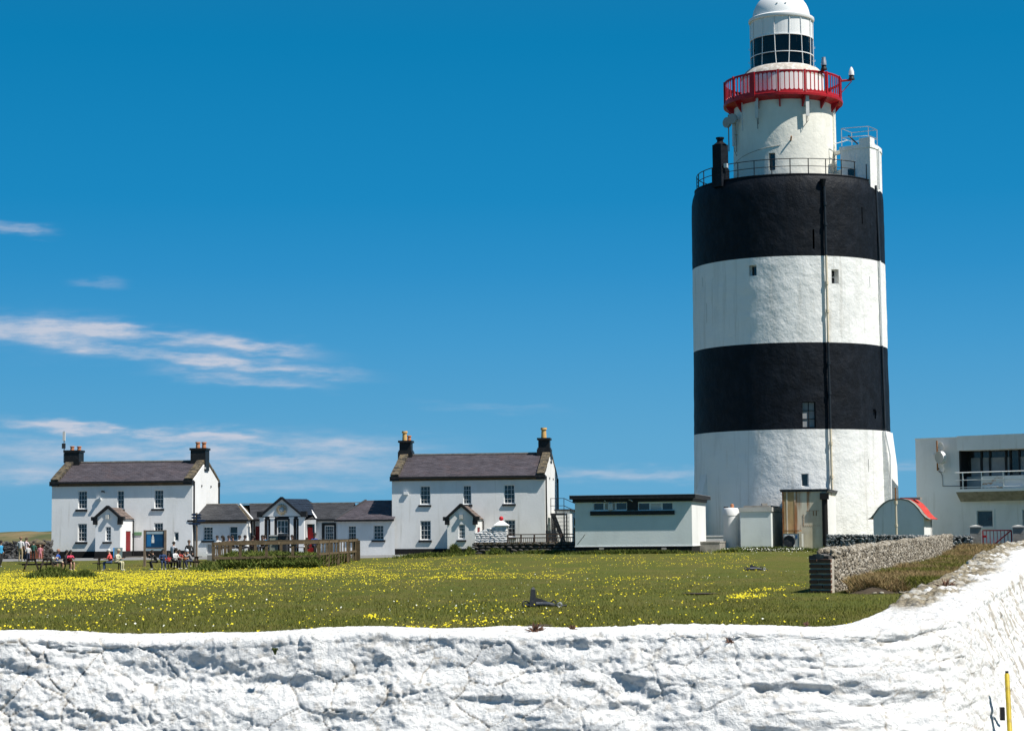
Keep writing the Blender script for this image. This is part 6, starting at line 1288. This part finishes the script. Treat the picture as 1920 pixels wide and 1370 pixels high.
def person(px, Y, pose, face, topc, legc, label, hair=(.02,.015,.012), s=1.0, bare=False, base=None, shoes=(.6,.6,.6), sleeves=False, longh=False, group=None, skin=SKN, hat=None, dz=0):
    """face: compass of the nose in degrees, 0 towards the camera, 90 to picture right"""
    ev, idx, P0 = body_template(pose); me = ev.copy(); me.name = 'person'; me.materials.clear()
    cols = [skin, topc, legc, skin if bare else legc, topc if sleeves else skin, shoes]
    for c in cols: me.materials.append(cloth(c))
    ii = list(idx)
    for k, p in enumerate(me.polygons):
        if p.center.z < .10: ii[k] = 5
    me.polygons.foreach_set('material_index', ii); me.polygons.foreach_set('use_smooth', [True]*len(ii))
    g = G3(px, Y); o = obj('person', me, None, label=label, cat='person', group=group); o.location = (g.x, g.y, (g.z if base is None else base) + dz); o.rotation_euler = (0, 0, R(face)); o.scale = (s, s, s)
    h = Vector(P0['hed']); mb = MB(); hc = h + Vector((0, .018, .045)); vs = []
    mb.lathe([(.112*math.cos(a), .125*math.sin(a)) for a in np.linspace(-.25, 1.5, 7)], 12); mb.v = [(x + hc.x, y*1.08 + hc.y, z + hc.z) for x, y, z in mb.v]
    if longh: mb.tube([hc+Vector((0,.05,.02)), hc+Vector((0,.085,-.16)), hc+Vector((0,.10,-.34))], [.10,.09,.05], 8)
    obj('hat' if hat else 'hair', mb, cloth(hat or hair), o, True)
    obj('nose', MB().rbox((h.x, h.y-.105, h.z+.02), (.025, .035, .04), 0), cloth(skin), o)
    return o
W_ = (.72,.72,.72); BK_ = (.02,.02,.022); TAN = (.42,.33,.20); BL = (.02,.10,.42); JN = (.05,.09,.20); PK = (.65,.25,.30)
person(1.0, 133, 'walk', 60, (.05,.35,.62), BK_, 'person in a bright blue jacket at the left edge of the picture', sleeves=True)
person(39, 139, 'stand', 170, W_, TAN, 'man in white shirt and tan trousers standing with his back turned', hair=(.25,.15,.09), s=.98, shoes=W_)
person(49, 140, 'hold', 150, (.75,.62,.64), (.03,.05,.10), 'woman in pale pink top and dark trousers beside the man in white', hair=(.08,.05,.03), s=.93, sleeves=True)
person(53, 137.5, 'stand', 200, (.70,.68,.68), (.04,.05,.09), 'child in white top behind the leftmost picnic table', hair=(.10,.06,.04), s=.72)
person(63, 139, 'stand', 175, (.03,.12,.09), BK_, 'person in a dark green top in front of the brick gate pier', s=.80, sleeves=True)
person(75.5, 139, 'stand', 190, PK, PK, 'small child in pink right of the brick gate pier', hair=(.30,.20,.12), s=.66, bare=True)
def seated(px, Y, face, topc, legc, label, **k): return person(px, Y, k.pop('pose', 'sit'), face, topc, legc, label, dz=-.04, **k)
seated(98, 126.2, 60, (.60,.62,.58), BK_, 'seated person in pale tee shirt leaning forward, leftmost of the bench row', bare=True, s=.9, pose='lean')
seated(106, 127.6, 75, BL, (.62,.55,.42), 'seated man in royal blue tee shirt and cream shorts', hair=(.35,.18,.12), bare=True)
seated(122, 128.4, 80, BK_, BK_, 'seated person in black with long dark hair beside the man in blue', longh=True, s=.95, sleeves=True)
seated(131, 127.2, 40, (.65,.06,.12), BK_, 'seated woman in bright pink top with bare legs', bare=True, longh=True, s=.95)
seated(208, 124.0, -95, (.72,.10,.09), JN, 'elderly person in coral shirt and jeans seated in front of the porch', hair=(.6,.58,.55), skin=(.6,.35,.27))
seated(219, 124.4, 70, (.62,.60,.48), (.60,.56,.36), 'elderly person in cream clothes seated back to back with the coral shirt', hair=(.45,.38,.28), sleeves=True)
seated(294, 126.0, -60, BK_, BK_, 'seated person in black at the left of the crowded tables', s=.97, sleeves=True, pose='lean')
seated(305, 125.9, 20, (.02,.05,.14), (.02,.04,.10), 'seated person in navy at the table by the blue board', s=.95, sleeves=True)
seated(315, 128.0, 30, (.55,.04,.05), BK_, 'child in red seated at the table by the blue board', s=.78)
person(325, 130.5, 'hold', 150, (.55,.56,.60), (.12,.12,.14), 'standing person in pale shirt behind the crowded tables', s=.95)
seated(327, 126.9, 60, W_, BK_, 'seated person in white shirt with dark hair at the crowded table', longh=True, sleeves=True)
seated(337, 129.8, 0, (.45,.06,.05), BK_, 'seated person in dark red facing the camera at the crowded table', s=.9, longh=True)
seated(347, 129.9, 10, (.60,.24,.10), BK_, 'seated child in orange at the crowded table', s=.86)
seated(360, 127.4, -75, (.28,.28,.30), (.04,.05,.09), 'person in grey with pale helmet leaning over the crowded table', pose='lean', hat=(.55,.60,.66), sleeves=True)
person(354.5, 131.5, 'stand', 10, (.02,.02,.02), BK_, 'standing man in dark jacket right of the crowded tables', hair=(.10,.06,.04), s=.98, sleeves=True)
tA, tB = G3(396, 138), G3(612, 138)
obj('terrace', MB().box(tA.x, tB.x, 136.2, 146.5, 0, TER), PATH, None, kind='structure')
gg = 'people seated behind the timber fence'
for px, Y, c, lab, kw in ((408, 138, W_, 'seated person in white shirt, leftmost behind the timber fence', {}), (421, 138, BK_, 'seated person with long black hair behind the fence near its left end', dict(longh=True)), (431, 138.8, (.5,.3,.3), 'seated person in faded pink behind the fence below the second wing window', {}),
    (438, 139.6, (.10,.06,.05), 'seated person in dark brown behind the fence below the wing window', {}), (446, 138.2, W_, 'seated person in white with short dark hair behind the fence', {}), (456, 138.4, BK_, 'seated person in black right of the white shirt behind the fence', {}),
    (472, 139, (.25,.15,.10), 'seated person in brown beside the sunlit wall corner behind the fence', {}), (492, 139.6, (.06,.03,.03), 'seated person with dark hair in front of the dark red door', dict(longh=True)), (499, 138.8, (.02,.20,.42), 'seated person in bright blue left of the stone faced bin', {}),
    (549, 139, BK_, 'seated person in black right of the dark bin behind the fence', dict(longh=True)), (577, 139.6, (.65,.5,.4), 'seated person in beige in front of the bright red door', dict(s=.85)), (589, 138.6, (.02,.06,.25), 'seated person in dark blue beside the bright red door', dict(s=1.08))):
    seated(px, Y, rng.uniform(-80, 80), c, BK_, lab, group=gg, base=TER, sleeves=True, **kw)
# ------------------------------------------------------------------ bins, signs
def smallbox(nm_, label, cat, px0, px1, y0, Y, m, d=.6, rz=-5):
    p, q = G3(px0, Y), G3(px1, Y); p.z = TER; w = q.x-p.x; h = at(px0, y0, Y).z - p.z; t = thing(nm_, label, cat, p, R(rz)); obj('body', MB().box(0, w, 0, d, 0, h-.06), m, t); return t, w, h, d
STF = mat('pebble_panel', (.22, .25, .20), .9, .5, 8, ((30, .8, .02),), [((.38, .30, .26), .6, 11, .5, .6, None)])
t, w, h, d = smallbox('litter_bin', 'square pebble faced litter bin standing behind the fence', 'bin', 505.5, 521.5, 1003, 137.6, STF); obj('rim', MB().box(-.04, w+.04, -.04, d+.04, h-.06, h+.02), CONL, t)
t, w, h, d = smallbox('wheeled_bin', 'dark wheeled bin right of the pebble faced litter bin', 'bin', 523, 537, 1003, 137.4, IRONW); obj('lid', MB().box(-.05, w+.05, -.08, d+.05, h-.06, h+.04).box(-.03, w+.03, .0, d, h+.04, h+.09), IRONW, t)
p, q = G3(271.5, 133), G3(310.5, 133); w = q.x-p.x; t = thing('information_board', 'large blue information board on two timber posts before the cottage', 'sign board', p, R(-4)); zt1, zb1_ = at(290, 995, 133).z-p.z, at(290, 1026, 133).z-p.z
BLUE = mat('board_blue', (.008, .055, .14), .35, .3, 1.5); BLU2 = mat('board_light_blue', (.02, .16, .40), .35); PALE = mat('board_pale', (.35, .45, .52), .4)
for x in (0, w): obj('post', MB().box(x-.07, x+.07, -.07, .07, -.2, zt1+.06), POSTW, t)
obj('panel', MB().box(.07, w-.07, -.02, .03, zb1_, zt1), BLUE, t); obj('frame', MB().box(.07, w-.07, -.04, .04, zt1, zt1+.05).box(.07, w-.07, -.04, .04, zb1_-.05, zb1_), POSTW, t)
obj('header_strip', MB().box(.12, w-.12, -.028, -.022, zt1-.20, zt1-.04), PALE, t); obj('side_panel', MB().box(.14, .42, -.028, -.022, zb1_+.08, zt1-.24), BLU2, t); obj('lower_rail', MB().box(.07, w-.07, -.03, .03, zb1_-.20, zb1_-.06), PALE, t)
hb = zt1-zb1_; lx = w*.40
obj('lighthouse_picture', MB().box(lx-.09, lx+.09, -.030, -.024, zb1_+hb*.28, zb1_+hb*.52).box(lx-.075, lx+.075, -.030, -.024, zb1_+hb*.54, zb1_+hb*.64).box(lx-.05, lx+.05, -.030, -.024, zb1_+hb*.65, zb1_+hb*.72).add([(lx-.04,-.03,zb1_+hb*.72),(lx+.04,-.03,zb1_+hb*.72),(lx,-.03,zb1_+hb*.80)], [(0,1,2)]), HS, t, kind='stuff')
NAVY = mat('navy_sign', (.015, .03, .07), .5)
p = G3(368.5, 132); t = thing('signpost', 'slim timber signpost with navy direction arms at the corner of the left cottage', 'signpost', p); H_ = at(368, 961, 132).z-p.z
obj('post', MB().tube([(0,0,-.2),(0,0,H_)], .07, 8), POSTW, t, True)
def arm(a, b, y0, y1, rz=0): z0, z1 = at(368, y1, 132).z-p.z, at(368, y0, 132).z-p.z; k = 132/F; o = obj('direction_arm', MB().add([((a-368.5)*k, -.09, z0), ((b-368.5)*k, -.09, z0), ((b-368.5)*k + (.12 if b > 368 else 0), -.09, (z0+z1)/2), ((b-368.5)*k, -.09, z1), ((a-368.5)*k, -.09, z1), ((a-368.5)*k-(.12 if a < 366 else 0), -.09, (z0+z1)/2)], [(0,1,2,3,4,5)]), NAVY, t); mo = o.modifiers.new('thickness', 'SOLIDIFY'); mo.thickness = .03
arm(361.5, 367, 962, 966.5); arm(361.5, 367, 968, 972); arm(369.5, 375, 963, 967); arm(369.5, 375, 968, 973); arm(369.5, 383, 973.5, 978); arm(355.5, 374, 979.5, 983)
p = G3(221, 139); t = thing('pavement_sign', 'small pale folding pavement sign beside the porch', 'sign', p, R(20)); 
for s in (-1, 1): obj('board', MB().rbox((0, s*.18, .46), (.55, .03, .95), 0, s*-.33), BLU2 if s > 0 else PALE, t)
# ------------------------------------------------------------------ old iron anchors in the grass
def anchor(px, py, Yc, s, label, rz, up=True):
    g = at(px, py, Yc); z = gz1(g.x, Yc); t = thing('old_anchor', label, 'anchor', (g.x, Yc, z), R(rz)); t.scale = (s, s, s); I = IRONW
    obj('shank', MB().tube([(-.42, 0, .10), (.18, -.02, .10)], [.085, .07], 12), mat('worn_shank', (.04, .05, .07), .45, .3, 6, (), [((.26, .24, .22), .5, 9, .5, .65, None)]), t, True); obj('shank_end', MB().tube([(.12, -.02, .10), (.26, .0, .07), (.33, .1, .04)], [.07,.09,.05], 10), I, t, True)
    if up: obj('upright_fluke', MB().add([(-.50,-.09,.04),(-.27,-.09,.04),(-.30,-.07,.58),(-.44,-.07,.60),(-.50,.09,.04),(-.27,.09,.04),(-.30,.05,.58),(-.44,.05,.60),(-.36,-.01,.68)], [(0,1,2,3),(5,4,7,6),(1,5,6,2),(4,0,3,7),(3,2,8),(2,6,8),(6,7,8),(7,3,8)]), I, t)
    obj('crown', MB().add([(-.36,.0,.05),(-.30,.0,.33),(-.10,.02,.27),(.08,.05,.20),(.14,.05,.06),(-.36,.26,.05),(-.30,.22,.30),(-.10,.2,.26),(.08,.18,.18),(.14,.2,.05)], [(0,4,3,2,1),(5,6,7,8,9),(0,1,6,5),(1,2,7,6),(2,3,8,7),(3,4,9,8)]), I, t)
    for x, r, h, a in ((-.62, .095, .12, 70), (.30, .085, .13, 60), (.50, .07, .07, 40)):
        n = 16; pts = [(x + r*math.cos(k*2*math.pi/n), 0, h + r*math.sin(k*2*math.pi/n)) for k in range(n+1)]; o = obj('ring', MB().tube(pts, .024, 7, False), I if x < .5 else GALV, t, True); 
    obj('chain_lump', MB().tube([(-.62, .0, .05), (-.5, .0, .08), (-.40, .02, .05)], [.06,.09,.07], 8), I, t, True); obj('stock', MB().tube([(.3,.15,.05),(.75,.18,.04)], .035, 8), I, t, True)
anchor(1021, 1137, 53.5, .80, 'old black iron anchor with an upright fluke lying in the middle of the field', 4)
anchor(1418, 1066, 102, .85, 'smaller old iron anchor lying in the grass towards the sheds', 10, False)
obj('fluke', MB().add([(-.3,0,.05),(.0,0,.05),(-.25,0,.36),(-.3,.15,.05),(.0,.15,.05),(-.25,.12,.34)], [(0,1,2),(5,4,3),(0,3,4,1),(1,4,5,2),(2,5,3,0)]), IRONW, [o for o in bpy.data.objects if o.name == 'old_anchor.001'][0])
# bare soil patches and a small inspection cover
for px, py, r in ((1312, 1112, .45), (1010, 1172, .25), (600, 1105, .18), (409, 1123, .15)):
    g = gnd(px, py, .12); n = 18; mb = MB(); vs = [(g.x + r*(1+.3*rng.uniform(-1,1))*math.cos(k*2*math.pi/n), g.y + 1.6*r*(1+.3*rng.uniform(-1,1))*math.sin(k*2*math.pi/n)) for k in range(n)]
    mb.add([(x, y, gz1(x, y)+.035) for x, y in vs] + [(g.x, g.y, gz1(g.x, g.y)+.05)], [(k, (k+1) % n, n) for k in range(n)]); obj('soil_patch', mb, SOIL, None, kind='structure')
# ------------------------------------------------------------------ foreground: yellow pole and dried plants on the wall
YP = mat('yellow_paint', (.46, .34, .02), .5, .15, 4, ((30, .3, .004),), [((.25, .16, .03), .6, 14, .52, .66, None)])
b_ = at(1894, 1385, 14.0); t_ = at(1888, 1264, 14.35); t = thing('yellow_pole', 'yellow painted metal pole leaning against the side wall at the lower right', 'pole', (b_.x, b_.y, b_.z-.8)); d = t_ - b_
o0 = Vector((0,0,0)); top_ = Vector((t_.x-b_.x, t_.y-b_.y, t_.z-b_.z+.8)); obj('pole_shaft', MB().tube([Vector((d.x/d.z*-.8,d.y/d.z*-.8,0)), top_], .017, 12), YP, t, True); obj('cap', MB().tube([top_, top_+Vector((0,0,.025))], .012, 8), IRON, t); obj('shadow_plate', MB().rbox(top_*.78+Vector((-.035,.03,0)), (.03,.03,.09), 0), IRON, t); obj('shadow_plate', MB().rbox(top_*.50+Vector((-.03,.03,0)), (.035,.03,.16), 0), IRON, t)  # dark plates left of the pole stand in for its black shadow
def sprig(px, py, Y, r, n, cols, label, dz=0):
    p = at(px, py, Y); p.z += .012; n = int(n*1.5); mb = MB()
    for i in range(n):
        a = rng.uniform(0, 6.28); e = rng.uniform(.25, 1.3); L_ = r*rng.uniform(.5, 1.1); q = Vector((math.cos(a)*math.cos(e), math.sin(a)*math.cos(e), math.sin(e)))*L_
        mb.tube([(0,0,-.02), q*.55 + Vector((0,0,.01)), q], [.006,.005,.002], 3, False)
        for k in range(3): b = q*rng.uniform(.5, 1); w = Vector((rng.uniform(-1,1), rng.uniform(-1,1), rng.uniform(-.2,1)))*r*.16; mb.add([b, b+w, b+w*.6+Vector((0,.004,.006))], [(0,1,2)])
    t = thing('dried_plant', label, 'plant', p); obj('stems', mb, cols, t, kind='stuff')
DRB = mat('dried_stems', (.16, .085, .055), .9, .3, 9); MOS = mat('green_stems', (.09, .11, .03), .9, .3, 9)
sprig(1003, 1193, 13.66, .085, 34, DRB, 'brown dried plant rooted on top of the wall near the middle'); sprig(1074, 1187, 13.78, .05, 18, DRB, 'small dried sprig on the wall top, just right of the larger one')
sprig(1368, 1212, 13.50, .06, 26, DRB, 'flat withered tuft on the wall top towards the bend'); sprig(516, 1224, 13.32, .03, 14, MOS, 'tiny green sprig on the wall face at the left'); sprig(1512, 1176, 14.1, .03, 14, DRB, 'faded sprig on the dip of the wall top'); sprig(1772, 1108, 16.4, .10, 24, DRB, 'brown sprig on the broken top of the side wall')
